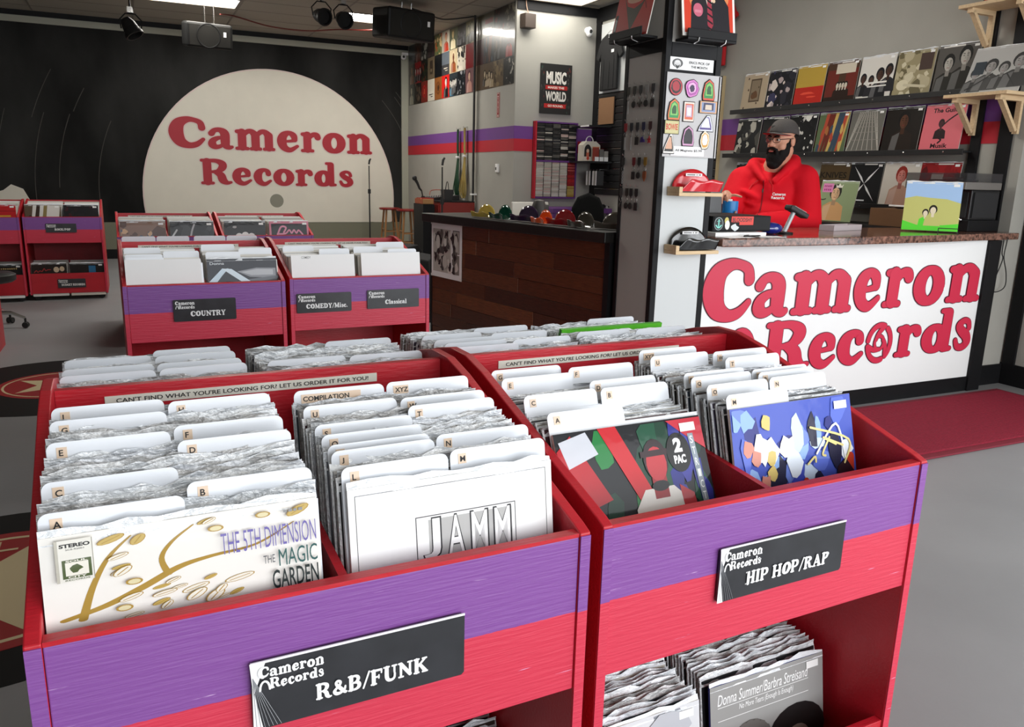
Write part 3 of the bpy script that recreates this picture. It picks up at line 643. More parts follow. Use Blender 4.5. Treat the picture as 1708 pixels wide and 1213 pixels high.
# hip hop: less plastic, leaning back further at the front
zh = lambda y: .945+(y-.22)*.11; lh = lambda y: 24-(y-.2)*55
cs = [('A','L',.228),('B','R',.309),('C','L',.312),('D','R',.349),('E','L',.405),('F','R',.430),('G','L',.452)]
for L_, s_, y in cs: put_card(HH, .022, y, zh(y)+.004, lh(y), s_, L_, 'in the left column of the hip hop bin')
fill(HH, .024, .236, .475, 30, lambda y: zh(y)-.03, lh, 'record filed in the left column of the HIP HOP/RAP bin', 'records filed in the hip hop left column', RECN, skip=[c[2] for c in cs])
zh2 = lambda y: .957+(y-.17)*.1; lh2 = lambda y: 17-(y-.17)*28
cs = [('M','L',.175),('N','R',.232),('O','L',.231),('P','R',.263),('Q','L',.278),('R','R',.283),('S','L',.303),('T','R',.362),('U','L',.413),('W','R',.405),('XYZ','L',.455)]
for L_, s_, y in cs: put_card(HH, .378, y, zh2(y)+.002, lh2(y), s_, L_, 'in the right column of the hip hop bin')
fill(HH, .380, .184, .47, 32, lambda y: zh2(y)-.028, lh2, 'record filed in the right column of the HIP HOP/RAP bin', 'records filed in the hip hop right column', RECN, skip=[c[2] for c in cs])
# lower shelf of the hip hop bin
fill(HH, .300+.08, .175, .42, 26, lambda y: .352+(y-.16)*.12, lambda y: 10, 'record on the lower shelf of the hip hop bin, behind the gray cover', 'records on the lower shelf, right column', REC)
fill(HH, .025, .15, .42, 26, lambda y: .35+(y-.16)*.12, lambda y: 10, 'record on the lower shelf of the hip hop bin, left column', 'records on the lower shelf, left column', REC)
fill(RB, .380, .15, .40, 8, lambda y: .35, lambda y: 10, 'record on the lower shelf of the R&B bin', 'records on the lower shelf of the R&B bin', REC)
# rear bins, backs toward the viewer
zb = lambda y: .975-(y-.65)*.06; lb = lambda y: -8
for t, x, y0, y1, n, nm, cs in ((RB, .022, .635, .93, 28, 'behind the R&B left column', [('R',.66),('L',.665),('R',.73),('L',.735),('R',.82),('L',.845),('R',.90)]),
                          (RB, .380, .635, .93, 28, 'behind the R&B right column', [('L',.66),('R',.65),('R',.86)]),
                          (HH, .024, .635, .985, 30, 'behind the hip hop left column', [('L',.64),('R',.68),('L',.70),('L',.76),('L',.84),('R',.80),('R',.90)]),
                          (HH, .384, .635, .96, 28, 'behind the hip hop right column', [('L',.72),('R',.93),('R',.70)])):
    for q, (s_, y) in enumerate(cs): put_card(t, x, y, zb(y)+.008, lb(y), s_, None, nm+(', %s from the spine' % ('nearest','second','third','fourth','fifth','sixth','seventh')[q]))
    fill(t, x, y0, y1, n, lambda y: zb(y)-.014, lb, 'plastic-sleeved record in the rear side, '+nm, 'records filed '+nm, REC, skip=[c[1] for c in cs])
g = album_in(HH, .384, .80, .972, -8, 'bright green record spine among the gray sleeves in the rear hip hop bin', 'plain', ['58b52e'], sleeve='4cae2a', t=.012, flap=False, tick=False)
# farther bins: the packed sleeves as one mass per column, cards and front covers as pieces
M_mass = mat('packed_sleeves', rough=.3, attr=True, spec=.7)
MASS = MB()
def mass(t, x, y0, y1, n, z0, dz, lean, label):
    r = random.Random(int(x*1000+y0*77+t.location[1]*10)); f = xf(t); q = Matrix.Rotation(t.rotation_euler[2], 3, 'Z')
    for k in range(n):
        y = y0+(y1-y0)*k/(n-1); z = z0+dz*k/(n-1)+r.uniform(-.004,.004); h = .31; c = r.choice([srgb(235,235,232), srgb(214,212,206), srgb(198,192,180), srgb(240,240,240), srgb(150,146,138), srgb(225,222,214)])
        M = q @ Matrix.Rotation(-R(lean), 3, 'X'); MASS.obox(Vector(f(x+.158+r.uniform(-.004,.004), y-h/2*math.sin(R(lean)), z-h/2*math.cos(R(lean)))), (.316,.006,h), M, c)
for t, nm in ((CO,'country'), (CM,'comedy'), (FA,'far'), (FB,'far')):
    W2_ = .022, (.366 if t is CO else .372)
    for x in W2_:
        mass(t, x, .11, .45, 34, .925, .035, 10, None); mass(t, x, .66, 1.0, 26, .965, -.035, -10, None)
for t in (RP, RQ):
    for x in (.022, .360): mass(t, x, .10, .5, 30, .93, .04, 10, None); mass(t, x, .06, .4, 24, .345, .02, 10, None)
tag(MASS.build('packed_records', M_mass), 'tightly packed pale-edged records filling the farther bins', 'records', kind='stuff')
for q, (t, x, s_, y, w) in enumerate([(CO,.022,'L',.13,'left column of the country bin, second from front'),(CO,.022,'R',.2,'left column of the country bin, third from front'),(CO,.022,'L',.3,'left column of the country bin, near its spine'),(CO,.366,'L',.16,'right column of the country bin, left tab'),(CO,.366,'R',.25,'right column of the country bin, right tab'),(CO,.366,'L',.36,'right column of the country bin, near its spine'),
     (CM,.022,'R',.16,'left column of the comedy bin, right tab'),(CM,.022,'L',.26,'left column of the comedy bin, left tab'),(CM,.372,'R',.12,'classical column, right tab nearest the front'),(CM,.372,'L',.2,'classical column, left tab'),(CM,.372,'R',.33,'classical column, right tab near the spine')]):
    put_card(t, x, y, .958+.09*(y-.1), 10, s_, None, 'in the '+w)
for t, x, s_, w in ((CO,.022,'L','rear left of the country bin'),(CO,.022,'R','rear left of the country bin, right tab'),(CO,.366,'L','rear right of the country bin'),(CO,.366,'R','rear right of the country bin, right tab')): put_card(t, x, .67, 1.0, -10, s_, None, 'at the '+w)

# ---------------------------------------------------------------- the front covers
OCH = hx('a88738')
def magic(a):
    a.rect(0,0,1,1,hx('e9e6e0')); a.z0 = .315*.585; a.h = .315*.41
    r = random.Random(4)
    a.line([(.06,.24,.016),(.2,.31,.02),(.33,.42,.022),(.46,.55,.02),(.58,.6,.015),(.75,.64,.009),(.9,.8,.004)], .02, OCH)
    a.line([(.12,.22,.016),(.16,.5,.012),(.22,.75,.009),(.3,.92,.004)], .015, OCH)
    a.line([(.42,.5,.014),(.4,.66,.01),(.44,.8,.008),(.52,.93,.004)], .015, OCH)
    for k in range(40):
        x, z = r.uniform(.22,.95), r.uniform(.03,.95) if r.random() < .4 else r.uniform(.02,.4)
        if x > .56 and z > .42 and z < .9 or x > .74 and z < .5: continue
        s_ = r.uniform(.02,.045); an = r.uniform(20,70)
        a.ell(x, z, s_*1.5, s_*.7, OCH, 12, an); a.ell(x, z, s_*1.38, s_*.58, hx('e4dfd2') if k % 3 else hx('bfa45a'), 12, an); a.line([(x-s_*math.cos(R(an)), z-s_*math.sin(R(an))),(x+s_*math.cos(R(an)), z+s_*math.sin(R(an)))], .0025, OCH, False)
    for x, z in ((.26,.27),(.3,.5),(.53,.12),(.68,.1),(.6,.87),(.78,.93)): a.ell(x, z, .03, .03, OCH, 14); a.ell(x, z, .022, .022, hx('d8cda4'), 14)
    a.rect(.05,.6,.062,.98,hx('b9b5a8')); a.rect(.17,.6,.173,.98,hx('9a968a')); a.rect(.06,.6,.17,.98,hx('dfdcd3'))
    a.txt('STEREO', .115, .91, .036, hx('1c1a18'), fit=.1, bold=.05, align='CENTER'); a.txt('SCS-92001', .115, .885, .014, hx('1c1a18'), fit=.06, align='CENTER')
    a.rect(.07,.63,.165,.8,hx('4d5a34')); a.rect(.08,.655,.155,.775,hx('e4e0d4')); a.P(blob(r,.115,.715,.018,.035), hx('4d5a34'))
    a.txt('SOUL', .117, .778, .018, hx('e4e0d4'), fit=.07, align='CENTER', bold=.03); a.txt('CITY', .117, .634, .018, hx('e4e0d4'), fit=.06, align='CENTER', bold=.03); a.txt('RECORDS', .117, .61, .013, hx('4d5a34'), fit=.08, align='CENTER')
    a.txt('THE 5TH DIMENSION', .985, .60, .21, hx('6f66a8'), fit=.37, align='RIGHT', bold=-.004); a.txt('THE', .77, .44, .08, hx('55585c'), fit=.045, bold=0); a.txt('MAGIC', .985, .39, .17, hx('2f5a58'), fit=.155, align='RIGHT', bold=0); a.txt('GARDEN', .985, .17, .19, hx('1e2a2a'), fit=.185, align='RIGHT', bold=.01)
    a.bars(.86, .92, .08, .03, hx('8a8a8a'), 4)
album_in(RB, .020, .062, .935, 9, 'cream cover with an ochre branch and THE MAGIC GARDEN lettering', 'plain', ['e9e6e0'], extra=magic, tick=False, seed=3)
def jamm(a):
    a.rect(0,0,1,1,hx('f3f3f2')); k = hx('3a3a3c')
    for x in (.03,.965): a.rect(x,.02,x+.003,.97,k)
    a.rect(.03,.967,.968,.97,k)
    a.rect(.30,.60,.80,.83,k); a.rect(.304,.604,.796,.826,hx('f3f3f2')); a.rect(.36,.63,.78,.81,hx('b7b7b5'))
    for i, c in enumerate('JAMM'):
        a.txt(c, .375+.118*i, .62, .2, k, fit=.095, align='CENTER', bold=.03); a.txt(c, .375+.118*i, .627, .186, hx('f6f6f5'), fit=.08, align='CENTER', bold=.01)
album_in(RB, .380, .078, .930, 8, 'white cover with a boxed JAMM logo at the front of the R&B bin', 'plain', ['f3f3f2'], extra=jamm, tick=False, sleeve='eeeeec', seed=5)
def strictly(a):
    r = random.Random(12); G = [hx(c) for c in ('1c7a3a','2e9a48','0f3a2a','174f38')]
    a.rect(0,0,1,1,hx('0d1016'))
    for k in range(16): a.P(blob(r, r.uniform(.2,.95), r.uniform(.35,.95), .06, .12), r.choice(G))
    for k in range(7): a.P(blob(r, r.uniform(.68,.95), r.uniform(.5,.95), .04, .1), r.choice([hx('2a2f86'), hx('3d3f9c')]))
    a.P([(.28,1),(.4,1),(.62,.5),(.5,.52)], hx('c2202a')); a.P([(0,.9),(.1,.98),(.3,.6),(.1,.55)], hx('b01c28')); a.rect(0,0,1,.24,hx('8c1620'))
    a.P([(.02,.95),(.2,.99),(.26,.86),(.06,.8)], hx('c8ccd4')); a.P([(.75,.99),(1,.99),(1,.8),(.86,.9)], hx('c23040'))
    a.P([(.44,.25),(.84,.25),(.82,.52),(.72,.62),(.52,.62),(.44,.52)], hx('e6e2dc')); a.P([(.78,.25),(.88,.3),(.85,.56),(.76,.62)], hx('b83038'))
    a.rect(.58,.56,.68,.68,hx('98242c')); a.ell(.63,.78,.085,.12,hx('26141a'),16); a.ell(.63,.755,.07,.10,hx('b8323a'),16); a.rect(.53,.80,.72,.835,hx('2a1018')); a.ell(.63,.63,.06,.03,hx('14141a'))
    a.ell(.80,.80,.085,.115,hx('0c0c0e'),24); a.txt('2', .80, .80, .085, hx('f4f4f4'), fit=.06, align='CENTER', bold=.06); a.txt('PAC', .80, .735, .05, hx('f4f4f4'), fit=.085, align='CENTER', bold=.05)
    a.P([(.885,.9),(.925,.9),(.965,.0),(.925,.0)], hx('8f9aa4'))
    for i, c in enumerate('STRICTLY 4 MY'): a.txt(c, .908+.0028*i, .84-.066*i, .045, hx('eef2f4'), fit=.022, align='CENTER') if c != ' ' else None
album_in(HH, .022, .203, .918, 26, 'dark green and red cover with a vertical STRICTLY 4 MY strip', 'plain', ['0d1016'], extra=strictly, seed=7, flap=False)
def graffiti(a):
    r = random.Random(31); B = [hx(c) for c in ('3b49b8','5a6fd0','2a2f7c','8fb2e6','c9dcf2','1b1c3a','e8eef6','6f87d8')]
    a.rect(0,0,1,1,hx('4558b8'))
    for k in range(40): a.P(blob(r, r.random(), r.uniform(.4,1), r.uniform(.02,.08), r.uniform(.03,.12)), r.choice(B))
    for k in range(5): a.P(blob(r, r.uniform(.1,.5), r.uniform(.55,.95), .06, .08), r.choice([hx('e9eef4'), hx('dfe8f2'), hx('f2f0ea')]))
    for k in range(7): a.P(blob(r, r.uniform(.05,.4), r.uniform(.5,.95), .04, .05), r.choice([hx('d8c070'), hx('d08a78')]))
    a.line([(.55,.1),(.66,.35),(.9,.42),(.95,.6)], .03, hx('c23a22')); a.line([(.3,.1),(.5,.3),(.55,.5)], .022, hx('c8401f'))
    a.P(blob(r,.42,.15,.2,.13), hx('1c1830')); a.P(blob(r,.62,.2,.16,.18), hx('241c3c')); a.P(blob(r,.88,.4,.12,.16), hx('2c1420')); a.line([(.8,.45),(.86,.28),(.84,.2)], .02, hx('6b4438')); a.line([(.88,.46),(.94,.3)], .018, hx('7a5040'))
    for k in range(5): a.line([(r.uniform(.5,.95),r.uniform(.5,.95)),(r.uniform(.5,.95),r.uniform(.3,.9)),(r.uniform(.5,.95),r.uniform(.3,.9))], .007, r.choice([hx('e8d890'), hx('f2f2f2'), hx('b7d0f0')]))
album_in(HH, .374, .160, .936, 15, 'blue graffiti-style painted cover at the front right of the hip hop bin', 'plain', ['4558b8'], extra=graffiti, seed=9, flap=False)
def duet(a):
    r = random.Random(3); a.rect(0,0,1,1,hx('9a9a98'))
    a.txt('Donna Summer/Barbra Streisand', .06, .86, .075, hx('f5f5f5'), fit=.80, bold=0, shear=.25); a.txt('No More Tears (Enough Is Enough)', .24, .785, .05, hx('f5f5f5'), fit=.48, bold=0, shear=.2)
    a.rect(.06,.845,.86,.849,hx('f0f0f0')); a.rect(.06,.755,.86,.759,hx('f0f0f0'))
    a.ell(.33,.5,.2,.2,hx('55524f')); a.ell(.75,.5,.26,.2,hx('1d1a1a'))
    for k in range(20): an = 2*pi*k/20; a.ell(.33+.17*math.cos(an), .5+.16*math.sin(an), .04, .04, hx('6a6663'), 8)
    a.ell(.33,.42,.11,.14,hx('b3aca4')); a.ell(.75,.4,.13,.15,hx('7d6f66'))
album_in(HH, .300+.08, .150, .352, 9, 'gray duet cover with white title lines on the lower shelf of the hip hop bin', 'plain', ['9a9a98'], extra=duet, seed=11, sleeve='2a2f86')
album_in(HH, .025, .135, .350, 9, 'pale cover with red print on the lower left shelf of the hip hop bin', 'scatter', ['d5d7da','b9bcc2','c24a4a','8c9098'], seed=13)
album_in(RB, .385, .13, .356, 9, 'dull gray sleeve peeking out under the R&B bin front', 'plain', ['6a605e'], seed=15, sleeve='6a605e', tick=False)
# country / comedy fronts
put_card(CO, .022, .062, .955, 9, 'L', None, 'standing foremost in the country bin, full white face'); 
def belt(a):
    a.rect(0,0,1,1,hx('2b2f38')); a.z0 = .315*.5; a.h = .315*.5; a.P([(.42,.62),(.7,.72),(.98,.7),(.98,.4),(.6,.45)], hx('8f9298')); a.P([(.48,.6),(.7,.68),(.94,.66),(.94,.5),(.62,.5)], hx('b9bcc0')); a.line([(.35,.25),(.6,.33),(.97,.42)], .05, hx('6d7178'))
    a.P([(.0,.3),(.2,.7),(.3,.72),(.2,.5),(.1,.25)], hx('cfe2ee')); a.P([(.2,.72),(.34,.7),(.62,.3),(.5,.28)], hx('dbe9f2')); a.txt('Donna', .04, .83, .08, hx('d7dde2'), fit=.2)
album_in(CO, .362, .085, .937, 9, 'dark cover with pale ribbon shapes and a silver buckle in the country bin', 'plain', ['2b2f38'], extra=belt, seed=21, tick=False)
def blank_front(t, x, yt, zt, lab, mark=None):
    o = album_in(t, x, yt, zt, 8, lab, 'plain', ['f4f4f3'], sleeve='f2f2f0', flap=False, tick=False, matp=M_printm, t=.003, cat='divider card', extra=(lambda a: a.txt(mark, .16, .94, .035, hx('555555'))) if mark else None)
    o.name = 'divider_card'
blank_front(CO, .018, .052, .945, 'blank white card facing forward at the left front of the COUNTRY bin')
blank_front(CM, .022, .06, .945, 'blank white card marked COMEDY facing forward behind the COMEDY/Misc. sign', 'COMEDY')
blank_front(CM, .372, .06, .948, 'blank white card facing forward behind the Classical sign')
album_in(FA, .025, .08, .945, 8, 'cover with a crowd photo above a blue band in the far left bin', 'scatter', ['8a6a58','b98a64','5a3c30','d8b48a','3b5070'], seed=24, extra=lambda a: (a.rect(0,.45,1,.62,hx('4a6a94')), a.ell(.85,.58,.06,.06,hx('d8452a'))))
album_in(FA, .370, .08, .942, 8, 'black glossy cover with pale streaks in the far left bin', 'scatter', ['1c1d20','24262a','3a3c40'], seed=25, extra=lambda a: (a.line([(.45,.6),(.5,.8),(.55,.93)], .02, hx('b8babd')), a.line([(.05,.65),(.15,.8)], .02, hx('cfd2d4'))))
album_in(FB, .025, .08, .942, 8, 'black cover with white domes at its middle in the far right bin', 'plain', ['141416'], seed=26, extra=lambda a: [a.ell(.35+.15*k,.62+.03*(k%2),.09,.09,hx('ecebe6')) for k in range(3)] + [a.ell(.25,.86,.05,.03,hx('aaaaaa'))])
album_in(FB, .370, .08, .942, 8, 'black cover edged pink with pink script lettering in the far right bin', 'plain', ['d07a90'], seed=27, extra=lambda a: (a.rect(.05,.0,.95,.94,hx('17141a')), a.line([(.2,.66),(.3,.86),(.42,.84),(.36,.72)], .022, hx('d88aa4')), a.line([(.2,.68),(.4,.69),(.5,.78),(.56,.7),(.62,.78),(.68,.7),(.74,.77),(.84,.66)], .02, hx('d88aa4'))))
album_in(RP, .022, .08, .95, 8, 'brown and white photo cover in the ROCK/POP bin, left column', 'rays', ['5a4a3a','d8d6d0','8a7a4a','3a2a22'], seed=28)
album_in(RP, .360, .08, .95, 8, 'black cover with red smears in the ROCK/POP bin, right column', 'scatter', ['161417','1c1a1c','3a1216','201416'], seed=29)
album_in(RQ, .022, .08, .95, 8, 'red cover at the left edge, left of the ROCK/POP bin', 'plain', ['a0181c'], seed=30)
album_in(RQ, .360, .08, .95, 8, 'red cover with a yellow label beside the ROCK/POP bin', 'plain', ['b81c20'], seed=31, extra=lambda a: (a.rect(.5,.62,.85,.68,hx('c8a03a')), a.rect(0,.8,1,.82,hx('7c1014'))))
album_in(RP, .026, .045, .37, 6, 'dark brown budget record with two pale round faces and red script', 'plain', ['241a16'], seed=32, tick=False, extra=lambda a: (a.line([(.08,.72),(.14,.78),(.18,.73),(.24,.77),(.3,.75),(.36,.84),(.4,.77),(.46,.8),(.54,.8)], .012, hx('a03030')), a.ell(.7,.8,.08,.09,hx('c8b49a')), a.ell(.86,.82,.07,.08,hx('c4b094'))))
album_in(RP, .365, .045, .365, 6, 'dark budget record with a small blue square', 'plain', ['1c1614'], seed=33, extra=lambda a: a.rect(.55,.7,.75,.92,hx('2c6a94')))
album_in(RQ, .360, .045, .37, 6, 'dark budget record with a thin tan title at the left edge', 'plain', ['171412'], seed=34, extra=lambda a: a.bars(.08, .85, .8, .05, hx('a89060'), 14))
# ================================================================ sign counter with granite top
M_whitepanel = mat('white_counter_panel', srgb(240,241,240), .45, spec=.4)
M_crimson = mat('crimson_vinyl_letters', srgb(206,40,72), .45)
M_thinline = mat('dark_letter_edge', srgb(90,30,48), .5)
M_granite = mat('brown_granite', srgb(112,80,68), .12, vary=(48,.95), spec=.5)
M_pine = mat('raw_pine', srgb(216,188,148), .6, bump=(30,.1,(1,12,12)), vary=(10,.1,(1,8,8)))
sc = thing('sign_counter', 'white fronted service counter with huge crimson lettering and a granite top', 'counter', (0,0,0))
MB().box(2.735, 5.045, 3.45, 3.47, .10, 1.015).build('front_panel', M_whitepanel, sc)
MB().box(2.735, 5.165, 3.445, 3.47, 0, .10).build('toe_kick', M_black, sc)
for x0, x1 in ((2.70,2.735), (5.045,5.165)): MB().box(x0, x1, 3.43, 3.47, 0, 1.015).build('black_post', M_black, sc, bevel=.003)
MB().box(2.74, 5.16, 3.48, 3.86, .05, 1.015).build('cabinet_body', M_black, sc)
fe = bez([(2.735,3.29),(3.1,3.272),(3.7,3.285),(4.4,3.345),(4.93,3.41),(5.34,3.44)], 6)
MB().prism([(p[0],p[1]) for p in fe] + [(5.34,3.515),(5.325,3.515),(5.325,3.86),(4.84,3.90),(4.84,4.0),(2.735,4.12)], 1.018, 1.062, 'z').build('granite_top', M_granite, sc, bevel=.006)
def adapter(mb, cx, cz, r, y, grow=0):
    for a0 in (70, 190, 310):
        st = [(cx+r*.86*math.cos(R(a)), cz+r*.98*math.sin(R(a)), r*.15+grow) for a in [a0+100*k/10 for k in range(11)]]
        _stroke(mb, st, lambda a,b,yy: (a,yy,b), 0, y, None)
        a1 = a0+100
        st = bez([(cx+r*.86*math.cos(R(a0)), cz+r*.98*math.sin(R(a0)), r*.15+grow), (cx+r*.5*math.cos(R(a0+32)), cz+r*.55*math.sin(R(a0+32)), r*.13+grow), (cx+r*.32*math.cos(R(a0+75)), cz+r*.36*math.sin(R(a0+75)), r*.12+grow)], 5)
        _stroke(mb, st, lambda a,b,yy: (a,yy,b), 0, y, None)
    _stroke(mb, [(cx+r*.34*math.cos(R(a)), cz+r*.38*math.sin(R(a)), r*.09+grow) for a in range(0,361,24)], lambda a,b,yy: (a,yy,b), 0, y, None)
row1 = [('C',2.743,3.10,.588,.352),('a',3.10,3.378,.598,.37),('m',3.385,3.875,.602,.37),('e',3.878,4.118,.604,.37),('r',4.13,4.385,.612,.36),('o',4.388,4.68,.612,.365),('n',4.70,5.04,.618,.36)]
row2 = [('R',3.215,3.57,.272,.295),('e',3.568,3.80,.268,.31),('c',3.798,4.03,.272,.31),('r',4.296,4.53,.285,.30),('d',4.53,4.84,.29,.29),('s',4.832,5.02,.292,.32)]
for nm, m, y, g in (('lettering_outline', M_thinline, 3.4485, .014), ('lettering', M_crimson, 3.446, 0)):
    b = MB()
    for c, x0, x1, z, h in row1+row2:
        letters(b, c, x0+.02*(x1-x0), z, h, y, g, width=(x1-x0)*1.02, shear=.02)
    adapter(b, 4.16, .39, .115, y, g*.3)
    _stroke(b, [(3.055+.075*math.cos(a), .415+.105*math.sin(a), .028+g*.3) for a in [pi*k/12 for k in range(13)]], lambda a,c,yy: (a,yy,c), 0, y, None)
    _stroke(b, [(2.98,.40,.04+g*.3),(2.98,.31,.04+g*.3)], lambda a,c,yy: (a,yy,c), 0, y, None); _stroke(b, [(3.13,.40,.04+g*.3),(3.13,.31,.04+g*.3)], lambda a,c,yy: (a,yy,c), 0, y, None)
    b.build(nm, m, sc)
cb = MB().tube(bez([(5.28,3.50,1.03),(5.26,3.485,.93),(5.27,3.48,.88),(5.22,3.48,.75),(5.2,3.48,.68),(5.27,3.48,.665),(5.34,3.48,.70),(5.33,3.48,.79),(5.28,3.48,.90),(5.30,3.49,1.0),(5.31,3.50,1.04)], 6), .0035, 6).build('power_cable', M_rubber, None)
tag(cb, 'thin black cable looped below the right end of the granite top', 'cable')

# ================================================================ pillar
M_lightpanel = mat('pale_gray_panel', srgb(206,210,210), .6)
M_steelboard = mat('steel_magnet_board', srgb(160,158,158), .42, metal=.35)
M_graypanel = mat('gray_panel', srgb(172,170,165), .65)
PX0, PX1, PY0, PY1 = 2.385, 2.725, 3.40, 3.76
pl = tag(MB().box(PX0+.01, PX1-.01, PY0+.01, PY1, 0, CEIL).build('wall_pillar', M_black), kind='structure')
MB().box(PX0+.035, PX1-.035, PY0+.004, PY0+.0095, .02, 1.49).build('front_light_panel', M_lightpanel, pl)
MB().box(PX0+.035, PX1-.035, PY0+.004, PY0+.0095, 2.0, CEIL).build('front_gray_panel', M_graypanel, pl)
MB().box(PX0+.004, PX0+.0095, PY0+.035, PY1-.035, .02, 1.955).build('side_gray_panel', M_graypanel, pl)
MB().box(PX0+.004, PX0+.0095, PY0+.035, PY1-.035, 2.02, CEIL).build('side_gray_panel', M_graypanel, pl)
for x0, x1, y0, y1 in ((PX0,PX0+.035,PY0,PY0+.035), (PX1-.035,PX1,PY0,PY0+.035), (PX0,PX0+.035,PY1-.035,PY1)):
    MB().box(x0, x1, y0, y1, 0, CEIL).build('corner_batten', M_black, pl, bevel=.004)
MB().box(PX0+.035, PX1-.035, PY0, PY0+.01, 1.935, 1.998).build('cross_batten', M_black, pl); MB().box(PX0, PX0+.01, PY0+.035, PY1-.035, 1.955, 2.018).build('cross_batten', M_black, pl)
# cards and magnets on the front face
t = thing('paper_sign', 'white paper sign reading ERICS PICK OF THE MONTH with a bearded face drawing', 'sign', (2.412,3.399,1.874))
MB().box(0,.262,-.001,.0,0,.058).build('paper', M_signwht, t)
l = MB(); text(l, 'ERICS PICK OF', .175, .032, .02, -.0016, .02, 'CENTER', fit=.125, fith=.0115); text(l, 'THE MONTH', .175, .012, .02, -.0016, .02, 'CENTER', fit=.1, fith=.0115); l.build('lettering', M_ink, t)
a = Art(.08,.058,-.0012); a.ell(.55,.52,.4,.36,hx('5a5a5a')); a.ell(.55,.48,.25,.3,hx('d8d8d8')); a.P([(.35,.4),(.75,.4),(.6,.08),(.5,.08)],hx('3a3a3a')); a.rect(.4,.58,.7,.66,hx('efefef')); a.ell(.55,.38,.12,.06,hx('c8c8c8')); a.build('drawing', t, M_printm)
t = thing('magnet_board', 'gray steel board on the pillar front covered with colourful magnets', 'board', (2.398,3.3945,1.462))
MB().box(0,.322,0,.003,0,.398).build('steel_sheet', M_steelboard, t); MB().box(.315,.33,.0,.006,0,.395).build('side_flange', M_steelboard, t)
def magnet(label, x, z, shape, cols, seed, txt=None):
    t = thing('fridge_magnet', label, 'magnet', (x, 3.3935, z), (0,0,0), 'magnets on the steel board')
    r = random.Random(seed); w, h = shape[1], shape[2]
    if shape[0] == 'round': pts = [(w/2+w/2*math.cos(2*pi*k/24), h/2+h/2*math.sin(2*pi*k/24)) for k in range(24)]
    elif shape[0] == 'rect': pts = [(0,0),(w,0),(w,h),(0,h)]
    elif shape[0] == 'tri': pts = [(0,0),(w,0),(w*.95,h*.3),(w*.75,h),(w*.55,h),(w*.1,h*.3)]
    elif shape[0] == 'badge': pts = [(w*.05,0),(w*.95,0),(w,h*.22),(w*.93,h*.5),(w*.85,h*.82),(w*.5,h),(w*.15,h*.82),(w*.05,h*.5),(0,h*.22)]
    else: pts = [(w/2+w/2*(1+r.uniform(-.12,.05))*math.cos(2*pi*k/18), h/2+h/2*(1+r.uniform(-.12,.05))*math.sin(2*pi*k/18)) for k in range(18)]
    MB().prism(pts, -.004, 0, 'y').build('backing', M_black, t)
    a = Art(1, 1, -.0043); C = [hx(c) for c in cols]; cx, cz = w/2, h/2
    a.P([(cx+(p[0]-cx)*.93, cz+(p[1]-cz)*.93) for p in pts], C[0])
    for k, c in enumerate(C[1:]): a.P([(cx+(p[0]-cx)*(.76-.2*k)+r.uniform(-.002,.002), cz+(p[1]-cz)*(.76-.18*k)+(.003 if k % 2 else 0)) for p in pts], c)
    if txt: a.txt(txt[0], cx, txt[3]*h, txt[1]*h, hx(txt[2]), fit=w*.8, align='CENTER', bold=.03)
    a.build('print', t); return t
magnet('round red magnet with a dark centre, top left of the board', 2.412, 1.752, ('round',.078,.082), ['c23a44','1c1a1c','a8303a'], 1)
magnet('pink and lilac irregular magnet, top middle of the board', 2.505, 1.745, ('blob',.085,.092), ['d884c8','b056a8','e8b4dc','3a2a4a'], 2)
magnet('green oval magnet with orange rim, top right of the board', 2.613, 1.738, ('badge',.078,.105), ['d8553a','2c8a4a','7cc060','2a5a34'], 3)
magnet('green oval magnet with orange rim, second row left', 2.41, 1.635, ('badge',.078,.105), ['d87a4a','2f9450','86c86a','2a5a34'], 4)
magnet('pale poster-shaped magnet with orange top, middle of second row', 2.505, 1.632, ('rect',.066,.098), ['e6dcd2','d86a4a','c8a8c0','e8e4ea'], 5)
magnet('wide magnet printed with a row of figures, second row right', 2.60, 1.678, ('rect',.112,.06), ['d8a880','8c9cc0','3a3a5a','d8c8b8'], 6)
magnet('silver and violet angular magnet, third row right', 2.598, 1.59, ('tri',.1,.08), ['dfe2ec','5a4a8c','e8eaf2'], 7)
magnet('square tan magnet with red BOWIE lettering', 2.398, 1.57, ('rect',.088,.066), ['c8c088','d0c894'], 8, ('BOWIE',.45,'c8402c',.3))
magnet('black robed figure magnet with a pink edge, centre of the board', 2.508, 1.515, ('badge',.075,.1), ['d09ac0','1c1a1e','2a262c'], 9)
magnet('cream and gold magnet at the lower right of the board', 2.618, 1.497, ('blob',.064,.1), ['e8e0cc','d8a040','f0ece0'], 10)
magnet('white triangular magnet with an orange caption, lower left', 2.396, 1.475, ('tri',.07,.098), ['ece8e2','2a2624','d8a88c'], 11)
t = thing('paper_sign', 'white slip reading All Magnets $5.99 below the magnets', 'sign', (2.446,3.3925,1.468))
MB().box(0,.205,-.001,0,0,.046).build('paper', M_signwht, t); l = MB(); text(l, 'All Magnets $5.99', .108, .018, .02, -.0016, .015, 'CENTER', fit=.165, fith=.014); l.build('lettering', M_ink, t)
